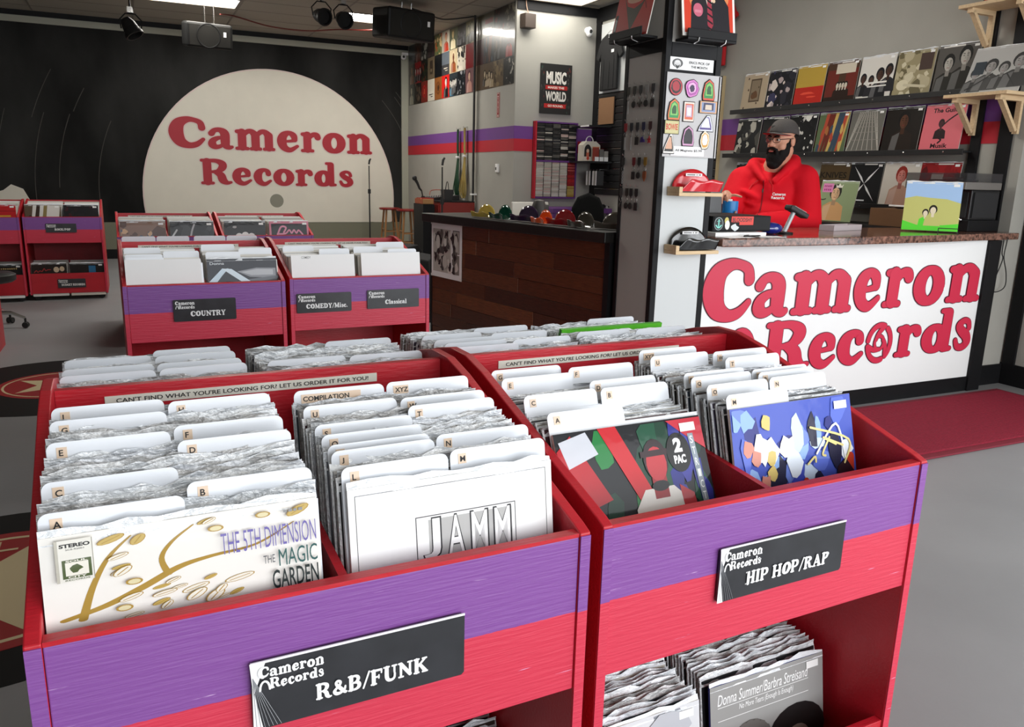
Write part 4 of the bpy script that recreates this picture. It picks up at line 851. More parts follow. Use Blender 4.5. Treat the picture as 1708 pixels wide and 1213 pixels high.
# bent vinyl-record holders
def bent_record(label, loc, rz, m, scale=1, lab=None, group=None, fold=.0, front=1.06):
    t = thing('bent_record_bowl', label, 'bowl', loc, (0,0,rz), group)
    b = MB(); n, k = 22, 10; r = .145*scale; rr = random.Random(int(loc[1]*100)); P = []
    for i in range(n+1):
        x = -r*.98 + 2*r*.98*i/n; hb = math.sqrt(max(0, r*r-x*x))*.88+.012; hf = (.052 if front > 1 else .068)*scale+.005*math.sin(i*.45+1)
        for j in range(k+1):
            v = j/k
            if v < .45: q = v/.45; P.append((x, .055*scale-.012*q, hb*(1-q)+.006*q))
            elif v < .6: q = (v-.45)/.15; P.append((x, (.043-.09*q)*scale, .005))
            else: q = (v-.6)/.4; P.append((x*(1+(front-1)*q)+fold*q, (-.047-.012*q+.004*math.sin(i*.5))*scale, .005+hf*q))
    b.faces(P, [(i*(k+1)+j, (i+1)*(k+1)+j, (i+1)*(k+1)+j+1, i*(k+1)+j+1) for i in range(n) for j in range(k)])
    o = b.build('vinyl', m, t, smooth=True); s_ = o.modifiers.new('thickness', 'SOLIDIFY'); s_.thickness = .003*scale
    if lab:
        q = MB().box(-.06*scale, .06*scale, .032*scale, .033*scale, .098*scale, .116*scale).build('price_label', M_signwht, t); l = MB(); [l.box((-.05+.0085*k)*scale, (-.05+.0085*k+.006)*scale, .0312*scale, .0316*scale, .1035*scale, .1105*scale) for k in range(12) if k not in (7,9)]; l.build('lettering', M_ink, q)
    return t
def vinyl(n, c): return mat('vinyl_'+n, hx(c), .14, spec=.7, coat=.5)
def pine_ledge(label, loc, w, d):
    t = thing('pine_ledge', label, 'shelf', loc)
    MB().box(0, w, -d, 0, 0, .018).build('board', M_pine, t, bevel=.002); MB().box(0, .02, -d, 0, .018, .045).build('end_block', M_pine, t)
    return t
pine_ledge('raw pine ledge on the pillar under the red bent record', (2.445,3.396,1.272), .27, .10)
bent_record('shiny red bent record bowl on the upper pine ledge of the pillar', (2.575,3.335,1.291), R(-4), vinyl('scarlet','d01828'), .80, True, fold=.035, front=.82)
pine_ledge('raw pine ledge on the pillar under the black bent record', (2.45,3.396,.983), .27, .10)
bent_record('shiny black bent record bowl on the lower pine ledge of the pillar', (2.58,3.335,1.002), R(-4), vinyl('black','0c0c0e'), .80, True, fold=.035, front=.82)
# keychains on the side face
KC = [(1.812,[.30,.245,.19,.135,.08],['2c2a22','24221f','242426','8a8a88','1c1a22'],['bar','disc','wing','disc','tag']), (1.632,[.31,.255,.20,.145,.085],['8c1a22','1c1e28','24242a','1c1c44','3a1018'],['bar','bar','tag','shoe','star']),
      (1.458,[.315,.215,.165,.11],['2a2a2a','6a1a20','1c1c1a','8a6a20'],['chain','tag','disc','shield']), (1.30,[.32,.265,.225,.175],['3a3a3a','2a2824','16181c','1a1a1c'],['guitar','disc','disc','tag'])]
CN = {'bar':'slim steel bar','disc':'round dark pendant','wing':'winged pendant','tag':'framed tag','shoe':'purple pendant','star':'red star pendant','chain':'chain of links','shield':'brown shield pendant','guitar':'dark shaped pendant'}
for ri, (z, ys, cs, ks) in enumerate(KC):
    for k, (y, c, kd) in enumerate(zip(ys, cs, ks)):
        t = thing('keychain', '%s keychain, %s in the %s row on the gray pillar side' % (CN[kd], ('leftmost','second','third','fourth','fifth')[k], ('top','second','third','bottom')[ri]), 'keychain', (PX0-.001, 3.40+y, z), (0,0,-pi/2), 'keychains on the pillar')
        MB().tube([(0,.004,.012),(0,-.01,.012),(0,-.012,.02)], .0015, 5).build('hook', M_steel, t)
        MB().prism([(-.014,0),(.014,0),(.014,-.035),(0,-.046),(-.014,-.035)], -.006, -.004, 'y').build('card', mat('kc_'+c, hx(c), .35), t)
        MB().tube([(.011*math.cos(a), -.006, -.058+.012*math.sin(a)) for a in [2*pi*q/10 for q in range(10)]], .0016, 5, closed=True).build('ring', M_steel, t)
        mm = mat('kcm_'+kd, hx({'bar':'b8b8b6','disc':'3a3836','wing':'4a4844','tag':'2a2626','shoe':'3a2a6a','star':'a82a30','chain':'b4b4b4','shield':'8a4a2a','guitar':'221f1f'}[kd]), .3, metal=.5 if kd in ('bar','chain','disc','wing') else 0)
        b = MB()
        if kd == 'bar': b.box(-.005,.005,-.008,-.004,-.135,-.071)
        elif kd == 'disc': b.lathe([(0,-.003),(.016,-.003),(.018,0),(.016,.003),(0,.003)], 14, (0,-.007,-.09), Matrix.Rotation(pi/2,3,'X'))
        elif kd == 'wing': b.ball((0,-.007,-.088),(.012,.004,.02)).ball((-.014,-.007,-.085),(.011,.003,.007)).ball((.014,-.007,-.085),(.011,.003,.007))
        elif kd == 'tag': b.box(-.014,.014,-.008,-.004,-.112,-.072)
        elif kd == 'shoe': b.prism([(-.018,-.1),(.018,-.1),(.016,-.086),(.004,-.082),(0,-.072),(-.012,-.076)], -.01, -.004, 'y')
        elif kd == 'star': b.prism([((.018 if q % 2 == 0 else .008)*math.sin(pi*q/5), -.09+(.02 if q % 2 == 0 else .009)*math.cos(pi*q/5)) for q in range(10)], -.009, -.005, 'y')
        elif kd == 'shield': b.prism([(-.014,-.07),(.014,-.07),(.014,-.1),(0,-.12),(-.014,-.1)], -.008, -.004, 'y')
        elif kd == 'chain':
            for q in range(4): b.tube([(.005*math.cos(a), -.006, -.078-.016*q+.009*math.sin(a)) for a in [2*pi*w_/8 for w_ in range(8)]], .0015, 4, closed=True)
        else: b.ball((0,-.007,-.092),(.012,.004,.014)).box(-.003,.003,-.009,-.005,-.08,-.07)
        b.build('pendant', mm, t, smooth=kd in ('disc','wing','guitar'))
# tilted picture records on ledges, top of the pillar
def face_ledge(label, loc, rz):
    t = thing('record_ledge', label, 'ledge', loc, (0,0,rz)); MB().box(0,.29,-.10,0,0,.012).box(0,.29,-.10,-.092,.012,.05).build('tray', M_black, t, bevel=.002)
    for x in (.06,.22): MB().tube([(x,-.02,-.001),(x,-.07,-.012),(x,-.102,-.003),(x,-.106,.012)], .003, 6).build('clip', M_steel, t)
face_ledge('black acrylic ledge on the pillar front holding the red portrait record', (2.435,3.399,2.0), 0)
face_ledge('black acrylic ledge on the pillar side holding the red record', (2.384,3.765,2.02), -pi/2)
def suit(a):
    a.rect(0,0,1,1,hx('f0ede8')); a.rect(.04,.05,.96,1,hx('d8452f')); a.ell(.5,.7,.4,.42,hx('e08a58')); a.P([(.15,.07),(.9,.07),(.88,.5),(.72,.72),(.32,.72),(.18,.5)], hx('26242a')); a.P([(.4,.72),(.62,.72),(.52,.36)], hx('e4cfc0')); a.P([(.48,.68),(.54,.68),(.58,.2),(.52,.1),(.47,.2)], hx('a03848'))
    for k in range(5): a.P([(.47,.58-.1*k),(.57,.53-.1*k),(.57,.5-.1*k),(.47,.55-.1*k)], hx('1f1c22'))
    a.ell(.3,.4,.09,.1,hx('cc6a80')); a.rect(.24,.36,.36,.4,hx('d88898')); a.ell(.6,.56,.03,.03,hx('e8c8a8')); a.ell(.52,.9,.14,.2,hx('d89a88'))
    for k in range(5): a.rect(.2,.66+.025*k,.38,.672+.025*k,hx('f0c8a0'))
album('record', 'red record cover with a suited figure on the pillar-front ledge', (2.42,3.325,2.018), (-R(10),0,0), 'plain', ['d8452f'], extra=suit, tick=False, flap=False)
def bandana(a):
    a.rect(0,0,1,1,hx('c03a34')); a.ell(.5,.85,.36,.32,hx('c8c4a8')); a.ell(.52,.6,.26,.08,hx('d8a890')); a.P([(.16,.68),(.3,.5),(.5,.44),(.7,.5),(.82,.62),(.5,.1)], hx('4a463a')); a.line([(.74,.56),(.84,.4)], .012, hx('8a2a28'), False); a.rect(.02,.02,.1,.4,hx('1a1818')); a.bars(.03, .16, .06, .2, hx('d8d8d8'), 2); a.rect(.035,.04,.085,.1,hx('e0e0e0'))
album('record', 'red record cover with a dark bandana shape on the pillar-side ledge', (2.315,3.80,2.035), (-R(12),0,-pi/2), 'plain', ['c03a34'], extra=bandana, tick=False, flap=False, w=.33)

# ================================================================ record wall above the counter
M_blk2 = mat('black_ledge', (.013,.013,.014), .4)
for z, y0, y1, lab in ((1.998,3.88,6.36,'long black wall ledge holding the upper row of record covers'), (1.598,3.87,6.42,'long black wall ledge holding the middle row of record covers'), (1.195,3.88,6.40,'long black wall ledge holding the lower row of record covers')):
    t = thing('display_ledge', lab, 'shelf', (0,0,0)); MB().box(XR-.10, XR, y0, y1, z-.012, z).build('board', M_blk2, t); MB().box(XR-.11, XR-.10, y0, y1, z-.028, z+.012).build('lip', M_blk2, t, bevel=.002)
    for k in range(7): MB().lathe([(0,0),(.006,0),(.006,.002),(0,.003)], 8, (XR-.111, y0+.15+k*.33, z-.008), Matrix.Rotation(-pi/2,3,'Y')).build('screw', M_steel, t)
M_printw = mat('satin_print', rough=.5, attr=True, spec=.15, coat=.05, coat_rough=.2)
wc = lambda lab, row, k, style, pal, seed, extra=None, y=None: album('record', lab, (XR-.075, (y if y else (6.26,6.30,6.27)[row]-k*.341), (2.0,1.6,1.197)[row]), (-R(7),0,-pi/2), style, pal, seed, w=.322, matp=M_printw, extra=extra, sleeve='cfcac0', group='records displayed on the wall ledges')
strip_ = lambda a: a.rect(.42,.955,.8,.985,hx('e6e4de'))
wc('beige cover with a framed dark picture, left end of the upper wall row', 0, 0, 'window', ['b8a68c','5a4a3a','8a7a64','6a4a30'], 41, strip_)
wc('black cover with pale scattered figures, second in the upper wall row', 0, 1, 'scatter', ['1a1a20','2a2a34','b8a8a8','3a3a5a','e0d4cc'], 42, strip_)
wc('cover half mustard and half red, third in the upper wall row', 0, 2, 'halves', ['b89a40','b8281e','e0503a'], 43, strip_)
wc('brown street-scene cover with a pale banner, fourth in the upper wall row', 0, 3, 'street', ['4a3426','2a1c16','cfc6b4','6a2a22','1c1614'], 44, strip_)
wc('white cover with dark-suited figures, fifth in the upper wall row', 0, 4, 'group', ['d8d5ce','26262a','4a342a','1c1c20'], 45, lambda a: (a.rect(.3,.36,.85,.4,hx('e8e6e0')), a.rect(.3,.28,.85,.31,hx('e8e6e0'))))
wc('sepia cover with a guitar shape, sixth in the upper wall row', 0, 5, 'scatter', ['9a9070','b8ae90','6a6248','d0c8ac'], 46, lambda a: (a.ell(.25,.25,.16,.12,hx('d8d0b4')), a.line([(.3,.25),(.85,.18)], .03, hx('c8c0a4'), False), a.rect(.62,.55,.95,.92,hx('4a3a34'))))
wc('black-and-white double portrait cover, right end of the upper wall row', 0, 6, 'pair', ['55524e','26241f','b4b0a8','171615'], 47, lambda a: a.rect(.1,.955,.62,.985,hx('e8e6e0')))
wc('black cover with a pale figure playing, left end of the middle wall row', 1, 0, 'scatter', ['121214','1a1a1c','b8b4a8','4a4842'], 48, strip_)
wc('black cover behind the cap of the man, second in the middle wall row', 1, 1, 'emblem', ['101012','6a1a1c','1c1c1e'], 49, strip_)
wc('black-and-white striped figure cover beside the cap of the man', 1, 2, 'scatter', ['141416','e4e2dc','18181a','c8c6c0','1e1e20'], 50, strip_)
wc('green and orange mural-like cover, fourth in the middle wall row', 1, 3, 'rays', ['5a6a4a','a86a3a','6a2a20','c8a860','3a4a5a','b04a34'], 51)
wc('gray cover of railway tracks running away, fifth in the middle wall row', 1, 4, 'rails', ['6a6862','b8b4aa','8c8880'], 52)
wc('dark brown close portrait cover, sixth in the middle wall row', 1, 5, 'portrait', ['1c1612','241a14','5a3826','120e0c'], 53)
wc('pink cover with black gothic lettering, right end of the middle wall row', 1, 6, 'plain', ['e0707a'], 54, lambda a: (a.txt('The Guild', .5, .83, .1, hx('2a181c'), fit=.62, align='CENTER', bold=.03), a.txt('Musik', .5, .06, .1, hx('2a181c'), fit=.42, align='CENTER', bold=.03), figure(a,.46,.26,.5,hx('4a2428'),hx('2a181c'),hx('2a181c')), a.line([(.5,.55),(.62,.66),(.8,.78)], .016, hx('2a181c')), a.line([(.4,.3),(.52,.24),(.46,.17)], .02, hx('2a181c'))))
wc('dark cover half hidden behind the left shoulder of the man', 2, 0, 'emblem', ['141414','3a3a3a','1c1c1c'], 55)
wc('olive cover with large NIVES lettering behind the shoulder of the man', 2, 3, 'plain', ['4a3a22'], 56, lambda a: (a.txt('KNIVES', .04, .62, .16, hx('1c160e'), fit=.86, bold=.02), a.bars(.2, .5, .7, .08, hx('2a2014'), 8), strip_(a)), y=5.205)
wc('black cover with white crossed shapes, lower wall row', 2, 4, 'cross', ['141416','d8d8da'], 57, strip_, y=4.885)
wc('white cover with a red-haired bare-shouldered portrait, lower wall row', 2, 5, 'portrait', ['c8c2b8','b08a78','c07a70','8a2a20'], 58, strip_, y=4.553)
wc('red cover with a small pale badge, lower wall row behind the turntable', 2, 6, 'scatter', ['9a1a1e','8a161a','5a1014'], 59, lambda a: (a.rect(.3,.3,.6,.75,hx('d8d6d0')), a.rect(.32,.32,.58,.45,hx('8a8a90')), strip_(a)), y=4.228)
# pine shelves on brackets at the right
def pine_shelf(label, y0, y1, z, d=.26):
    t = thing('pine_shelf', label, 'shelf', (0,0,0)); MB().box(XR-.02-d, XR-.021, y0, y1, z, z+.022).build('board', M_pine, t, bevel=.002)
    for y in (y0+.05, y1-.09):
        b = MB().box(XR-.045, XR-.021, y, y+.035, z-.235, z).box(XR-.02-d+.02, XR-.045, y, y+.035, z-.03, z)
        b.obox((XR-.145, y+.0175, z-.115), (.022,.035,.27), Matrix.Rotation(R(-42),3,'Y'))
        b.build('bracket', M_pine, t)
pine_shelf('raw pine shelf on two triangular brackets under the black-and-white cover', 3.50, 3.95, 1.935)
pine_shelf('upper raw pine shelf cut off by the top right corner', 3.46, 3.93, 2.50)
album('record', 'black-and-white cover of posed figures on the pine shelf', (XR-.175,3.90,1.959), (-R(20),0,-pi/2), 'group', ['b4b4b2','3a3a3a','9a9896','2a2a2a'], 61, w=.32, w2=.40, extra=lambda a: (a.line([(.05,.1),(.3,.28),(.45,.42)], .012, hx('222222')), a.line([(.7,.4),(.9,.12)], .012, hx('222222')), a.rect(.08,.42,.28,.7,hx('24303a'))), tick=False)
album('record', 'dark cover on the upper pine shelf at the top right corner', (XR-.17,3.84,2.524), (-R(15),0,-pi/2), 'scatter', ['2a2020','a03a30','d8d0c8'], 62, tick=False)
# ================================================================ things on the granite top
ZT = 1.063
t = thing('cash_drawer', 'black cash drawer with round and red stickers at the left end of the granite top', 'cash drawer', (2.80,3.46,ZT+.022))
MB().box(0,.40,0,.36,0,.083).build('case', M_black, t, bevel=.004); MB().box(.005,.395,-.004,0,.006,.078).build('front', M_black, t, bevel=.002)
a = Art(.40,.083,-.0046); a.ell(.09,.5,.075,.42,hx('8a9a9a')); a.ell(.09,.5,.066,.37,hx('141a1c')); a.line([(.09,.25),(.09,.78)], .01, hx('7ad0c4'), False); a.line([(.045,.42),(.09,.22),(.135,.42)], .012, hx('7ad0c4')); a.line([(.065,.66),(.115,.66)], .01, hx('7ad0c4'), False)
a.ell(.22,.7,.035,.22,hx('c8b860')); a.ell(.235,.42,.04,.3,hx('eceae2')); a.P([(.30,.6),(.3,.97),(.68,.97),(.68,.42),(.44,.42),(.44,.6)], hx('d8382c')); a.txt('BLOODSHY', .49, .62, .26, hx('1c1416'), fit=.34, align='CENTER', bold=.02); a.P(blob(random.Random(2),.36,.28,.06,.2), hx('d4dadc')); a.build('stickers', t, M_printm)
tag(MB().box(2.775,3.12,3.40,3.66,ZT,ZT+.02).build('paper_stack', M_signwht), 'stack of white paper under the stickered cash drawer', 'paper')
for nm, x, y, rz, lab in (('paper_sheet',2.84,3.335,8,'loose white sheet at the counter edge below the cash drawer'), ('paper_sheet',3.08,3.345,-10,'loose white sheet beside the blue scanner grip')):
    tag(place(MB().box(-.07,.09,-.04,.05,0,.0012).build(nm, M_signwht), (x,y,ZT+.0005), (0,0,R(rz))), lab, 'paper')
t = thing('pen', 'black pen lying on the loose papers', 'pen', (2.98,3.35,ZT+.006), (0,0,R(12))); MB().tube([(-.07,0,0),(.06,0,0),(.072,0,0)], [.004,.004,.001], 8).build('barrel', M_rubber, t); MB().tube([(-.07,0,.005),(-.03,0,.006)], .0015, 5).build('clip', M_steel, t)
t = thing('laptop', 'open black laptop with white stickers on the cash drawer, beside the pillar', 'laptop', (2.80,3.83,ZT))
MB().box(0,.36,0,.24,0,.018).build('base', M_black, t, bevel=.003)
lid = place(MB().box(0,.36,-.006,.0,0,.235).build('lid', mat('dark_plastic', (.035,.035,.037), .4), t, bevel=.003), (0,.0,.018), (R(-6),0,0))
a = Art(.36,.235,-.0065); a.P([(0,.72),(.5,.72),(.33,.1),(.26,.1),(.38,.65),(0,.65)], hx('e8e8e6')); a.ell(.12,.45,.13,.2,hx('ecdfe2')); a.rect(.0,.18,.2,.42,hx('f0f0ee')); a.bars(.02, .5, .16, .05, hx('a04050'), 6); a.build('stickers', lid, M_printm)
t = thing('barcode_scanner', 'blue grip barcode scanner on a silver stand, in front of the man', 'scanner', (3.40,3.56,ZT))
MB().lathe([(0,0),(.05,0),(.05,.008),(.02,.012),(0,.012)], 20).build('base', M_black, t, smooth=True); MB().tube([(0,0,.01),(.025,-.0025,.065),(.05,-.005,.12)], .013, 16).build('stem', mat('satin_metal', srgb(176,178,180), .45, metal=.3), t)
MB().obox((.075,-.005,.125), (.15,.06,.03), Matrix.Rotation(R(22),3,'Y')).build('head', M_rubber, t, bevel=.008); MB().obox((.08,-.007,.14), (.10,.045,.004), Matrix.Rotation(R(22),3,'Y')).build('window', mat('scanner_window', (.09,.04,.03), .1), t)
MB().ball((-.12,-.02,.032),(.075,.05,.034),16,10).build('grip', mat('blue_gloss', hx('12227a'), .12, coat=1), t, smooth=True)
# green landscape record on a wire stand facing the shop
def hills_(a): pass
ang = R(-50)
t = thing('wire_stand', 'thin black wire stand holding the green landscape record', 'stand', (4.60,3.60,ZT), (0,0,ang))
MB().tube([(.09,-.055,.03),(.09,-.055,.002),(.09,.06,.002),(.09,.085,.20),(.20,.085,.20),(.20,.06,.002),(.20,-.055,.002),(.20,-.055,.03),(.09,-.055,.03)], .0028, 6).build('wire', M_rubber, t)
album('record', 'pale blue, yellow and bright green landscape cover with two figures on the granite top', (4.535,3.705,ZT+.008), (-R(16),0,ang), 'hills', ['9fc0e8','a8c8ee','c8c878','5fe040'], 71, w=.315, w2=.325, sleeve='dfe4d0')
# turntable on a dark cabinet at the right end
t = thing('speaker_cabinet', 'black speaker-like cabinet below the turntable at the right end of the counter', 'speaker', (4.98,3.56,ZT))
MB().box(0,.30,0,.30,0,.075).build('base', M_black, t, bevel=.004); MB().box(.02,.30,.02,.30,.075,.27).build('case', M_blk2, t, bevel=.006); MB().box(.012,.02,.04,.28,.09,.255).build('grille', mat('speaker_cloth', (.02,.02,.021), .9, bump=(400,.4)), t); MB().box(.04,.28,.01,.02,.09,.255).build('grille', mat('speaker_cloth', (.02,.02,.021), .9), t)
for y in (.06,.2): MB().ball((-.004,y,.075),.012,8,6).build('knob', M_steel, t, smooth=True)
t = thing('turntable', 'gray turntable with a smoky dust cover above the black cabinet', 'turntable', (4.90,3.56,ZT+.272))
MB().box(0,.36,0,.46,0,.048).build('plinth', mat('gray_plinth', srgb(112,108,104), .4), t, bevel=.004); MB().lathe([(0,.05),(.145,.05),(.15,.054),(.15,.062),(0,.064)], 32, (.17,.22,0)).build('platter', M_black, t, smooth=True); MB().tube([(.3,.40,.05),(.3,.40,.075),(.28,.25,.075),(.23,.2,.068)], .005, 8).build('tonearm', M_steel, t, smooth=True)
MB().box(.002,.358,.002,.458,.049,.105).build('dust_cover', mat('smoky_acrylic', (.05,.05,.055), .05, alpha=.55, spec=.6), t)
for y in (.08,.16,.3): MB().lathe([(0,0),(.009,0),(.008,.008),(0,.008)], 10, (-.001,y,.025), Matrix.Rotation(-pi/2,3,'Y')).build('knob', M_steel, t)
# green cover, cardboard box, tray behind the counter
t = thing('back_shelf', 'low black shelf behind the counter under the lower wall row', 'shelf', (4.87,3.92,0)); MB().box(0,.45,0,1.55,1.035,1.06).build('top', M_blk2, t); MB().box(.1,.45,0,1.55,0,1.035).build('body', M_black, t)
album('record', 'sage green cover with a bare-chested drawn figure, leaning behind the man', (4.93,4.855,1.064), (-R(14),0,-R(78)), 'portrait', ['8a9a72','c89a68','d8b088','2a2620'], 72, w=.315, extra=lambda a: (a.rect(.06,.72,.34,.94,hx('d884b4')), a.bars(.09, .85, .22, .05, hx('a03a7a'), 5), a.bars(.1, .76, .2, .05, hx('a03a7a'), 4), a.P([(.42,.84),(.58,.84),(.6,.93),(.55,.88),(.5,.95),(.45,.88),(.4,.93)], hx('e0dcd0')), a.line([(.04,.55),(.12,.53),(.2,.55)], .012, hx('2a2a24'))), tick=False)
t = thing('cardboard_box', 'brown cardboard box behind the green landscape record', 'box', (4.93,4.0,1.061)); MB().box(0,.25,0,.315,0,.125).build('carton', mat('kraft_board', srgb(112,78,48), .75, bump=(60,.05)), t, bevel=.003); MB().obox((.12,.12,.135), (.14,.16,.012), Matrix.Rotation(R(10),3,'Y')).build('white_slip', M_signwht, t)
t = thing('plastic_tray', 'flat pinkish gray tray on the granite top right of the man', 'tray', (4.10,3.80,ZT), (0,0,R(14))); MB().box(-.17,.17,-.05,.05,0,.006).box(-.17,.17,-.05,-.045,.006,.035).box(-.17,.17,.045,.05,.006,.035).box(-.17,-.165,-.045,.045,.006,.035).box(.165,.17,-.045,.045,.006,.035).build('shell', mat('pinkish_gray_plastic', srgb(188,176,180), .4), t)
# small postcards strip behind the red bowl
t = thing('postcard_rack', 'small rack of postcards between the pillar and the man', 'rack', (3.45,4.9,1.10)); MB().box(.05,.35,.02,.2,-1.1,-.06).build('stand', M_black, t); MB().box(0,.40,0,.02,-.06,.26).build('panel', M_signwht, t)
for i in range(5):
    for j in range(3): MB().box(.015+.076*i,.083+.076*i,-.004,-.001,-.04+.1*j,.05+.1*j).build('postcard', mat('postcard%d' % ((i*2+j) % 5), [hx('b8a858'),hx('3a3a34'),hx('a8a898'),hx('a05a4a'),hx('6a7a5a')][(i*2+j) % 5], .4), t)
# ================================================================ wooden counter by the pillar
import colorsys
WA = Vector((2.02,5.76,0)); WB_ = Vector((2.375,3.785,0))
ANG = math.atan2(WB_.y-WA.y, WB_.x-WA.x)      # local x runs from the far end to the pillar, front faces -y
wd = thing('wooden_counter', 'dark plank-fronted wooden counter with a black top beside the pillar', 'counter', WA, (0,0,ANG))
LW = (WB_-WA).length
MB().box(0, LW, .014, .50, .02, 1.0).build('carcass', M_black, wd)
MB().prism([(-.06,-.05),(LW,-.05),(LW,.56),(-.06,.56)], 1.0, 1.062, 'z').build('top', mat('black_stained_top', (.014,.013,.012), .4, bump=(30,.1,(1,10,1)), spec=.25), wd, bevel=.006)
MB().box(LW-.04, LW, -.01, .014, .0, 1.0).build('end_batten', M_black, wd); MB().box(0, .018, -.004, .014, .0, 1.0).build('end_batten', M_black, wd)
M_plank = mat('stained_planks', (.1,.04,.015), .42, rand=[srgb(92,52,28), srgb(74,40,22), srgb(108,62,32), srgb(64,34,20), srgb(84,46,24), srgb(98,58,34)], vary=(9,.35,(1.5,1,14)), bump=(12,.12,(1.5,1,14)))
rr = random.Random(5)
for row in range(10):
    z0 = .02+row*.098; x = .02; off = rr.uniform(.2,.75); pm = {}
    while x < LW-.045:
        x1 = min(LW-.042, x+off); off = rr.uniform(.45,.95)
        if LW-.042-x1 < .12: x1 = LW-.042
        o = MB().box(x+.001, x1-.001, rr.uniform(-.003,.001), .0135, z0+.001, z0+.097).build('plank', M_plank, wd, bevel=.0015); x = x1
t = thing('taped_poster', 'black-and-white comic-panel poster taped to the wooden counter front', 'poster', WA, (0,0,ANG))
MB().box(.02,.45,-.0062,-.0045,.60,1.0).build('paper', M_printm if False else M_signwht, t)
a = Art(1,1,-.0066); r = random.Random(8); a.rect(.045,.64,.30,.955,hx('b8b4ac')); a.rect(.33,.79,.42,.955,hx('3a3836')); a.rect(.335,.795,.415,.95,hx('c4c0b8')); a.rect(.33,.64,.42,.78,hx('8a867e'))
for k in range(42):
    x, z = r.uniform(.06,.41), r.uniform(.66,.93); a.P([(min(.42,max(.045,x+r.uniform(.008,.035)*math.cos(q))), min(.955,max(.64,z+r.uniform(.012,.05)*math.sin(q)))) for q in [2*pi*j/8 for j in range(8)]], hx(r.choice(['1c1a1a','4a4846','d8d4cc','6a6660','282626'])))
a.ell(.12,.86,.03,.05,hx('ccc8c0')); a.ell(.22,.72,.035,.05,hx('c0bcb4')); a.ell(.375,.88,.025,.04,hx('d0ccc4')); a.build('print', t, M_printm)
for x in (.025,.44):
    for z in (.605,.99): MB().box(x-.012,x+.014,-.0075,-.0064,z-.006,z+.012).build('tape', mat('white_tape', (.8,.8,.78), .4), t)
# bent record bowls along its top (world positions on the top)
f = xf(wd)
for x, y, c, nm, lab, s_, rz in ((.62,.06,'b8a24a','mustard','mustard yellow bent record bowl, first on the wooden counter',.62,8), (.85,.05,'0c4a38','bottle','dark green bent record bowl next to the mustard one',.66,-4), (1.08,.08,'2a1438','aubergine','dark purple bent record bowl between the green and orange ones',.7,6),
                          (1.30,.05,'e85a1c','orange','bright orange bent record bowl on the wooden counter',.58,-8), (1.47,.07,'8a0c18','wine','deep red bent record bowl right of the orange one',.66,5), (1.68,.05,'4a463e','smoke','smoky gray translucent bent record bowl right of the deep red one',.64,-6), (1.86,.13,'5a544c','ash','ash gray bent record bowl nearest the pillar on the wooden counter',.68,10)):
    p = f(x, y, 1.063); bent_record(lab, p, ANG+R(rz), vinyl(nm, c), s_, group='bent record bowls on the wooden counter')
t = thing('desk_vacuum', 'gray rounded appliance standing behind the bent bowls', 'appliance', f(.86,.36,1.063)); MB().lathe([(0,0),(.05,0),(.055,.04),(.05,.09),(.035,.125),(0,.135)], 18).build('body', mat('gray_plastic', srgb(66,62,60), .5), t, smooth=True); MB().box(.03,.07,-.02,.02,.02,.10).build('handle', mat('gray_plastic', srgb(66,62,60), .5), t, bevel=.01)
# office chair, computer and desk behind it
t = thing('office_chair', 'black office chair with a rounded back behind the wooden counter', 'chair', (3.22,5.5,0), (0,0,R(-20)))
b = MB(); n = 20
bk = [(-.13,.72),(-.135,.95),(-.125,1.12),(-.085,1.20),(0,1.235),(.085,1.20),(.125,1.12),(.135,.95),(.13,.72)]
MB().prism(bk, -.03, .03, 'y').build('backrest', mat('black_upholstery', (.007,.007,.007), .9, spec=.1), t, bevel=.02); MB().ball((0,.25,.47),(.25,.25,.05),20,8).build('seat', mat('black_upholstery', (.012,.012,.013), .8), t, smooth=True); MB().tube([(0,.0,.72),(0,.05,.5),(0,.2,.43)], .02, 8).build('back_bar', M_rubber, t); MB().tube([(0,.25,.07),(0,.25,.43)], .028, 10).build('gas_lift', M_steel, t)
for k in range(5):
    a_ = 2*pi*k/5; MB().tube([(0,.25,.09),(.28*math.cos(a_),.25+.28*math.sin(a_),.06)], [.025,.016], 8).build('leg', M_rubber, t); MB().ball((.28*math.cos(a_),.25+.28*math.sin(a_),.028),.027,10,6).build('caster', M_rubber, t, smooth=True)
t = thing('desk', 'plain work desk behind the wooden counter', 'desk', (2.75,6.05,0)); MB().box(0,1.0,0,.5,.72,.75).build('top', M_blk2, t)
for x in (.03,.95):
    for y in (.03,.45): MB().box(x-.02,x+.02,y-.02,y+.02,0,.72).build('leg', M_black, t)
t = thing('computer_monitor', 'white-backed flat monitor behind the orange and red bowls', 'monitor', (3.06,6.2,.751), (0,0,R(10))); MB().box(-.19,.19,-.012,.012,.13,.385).build('panel', mat('white_plastic', srgb(214,210,202), .4), t, bevel=.006); MB().box(-.02,.02,.0,.012,.01,.15).build('stand', M_steel, t); MB().box(-.1,.1,-.08,.08,0,.01).build('foot', M_steel, t)
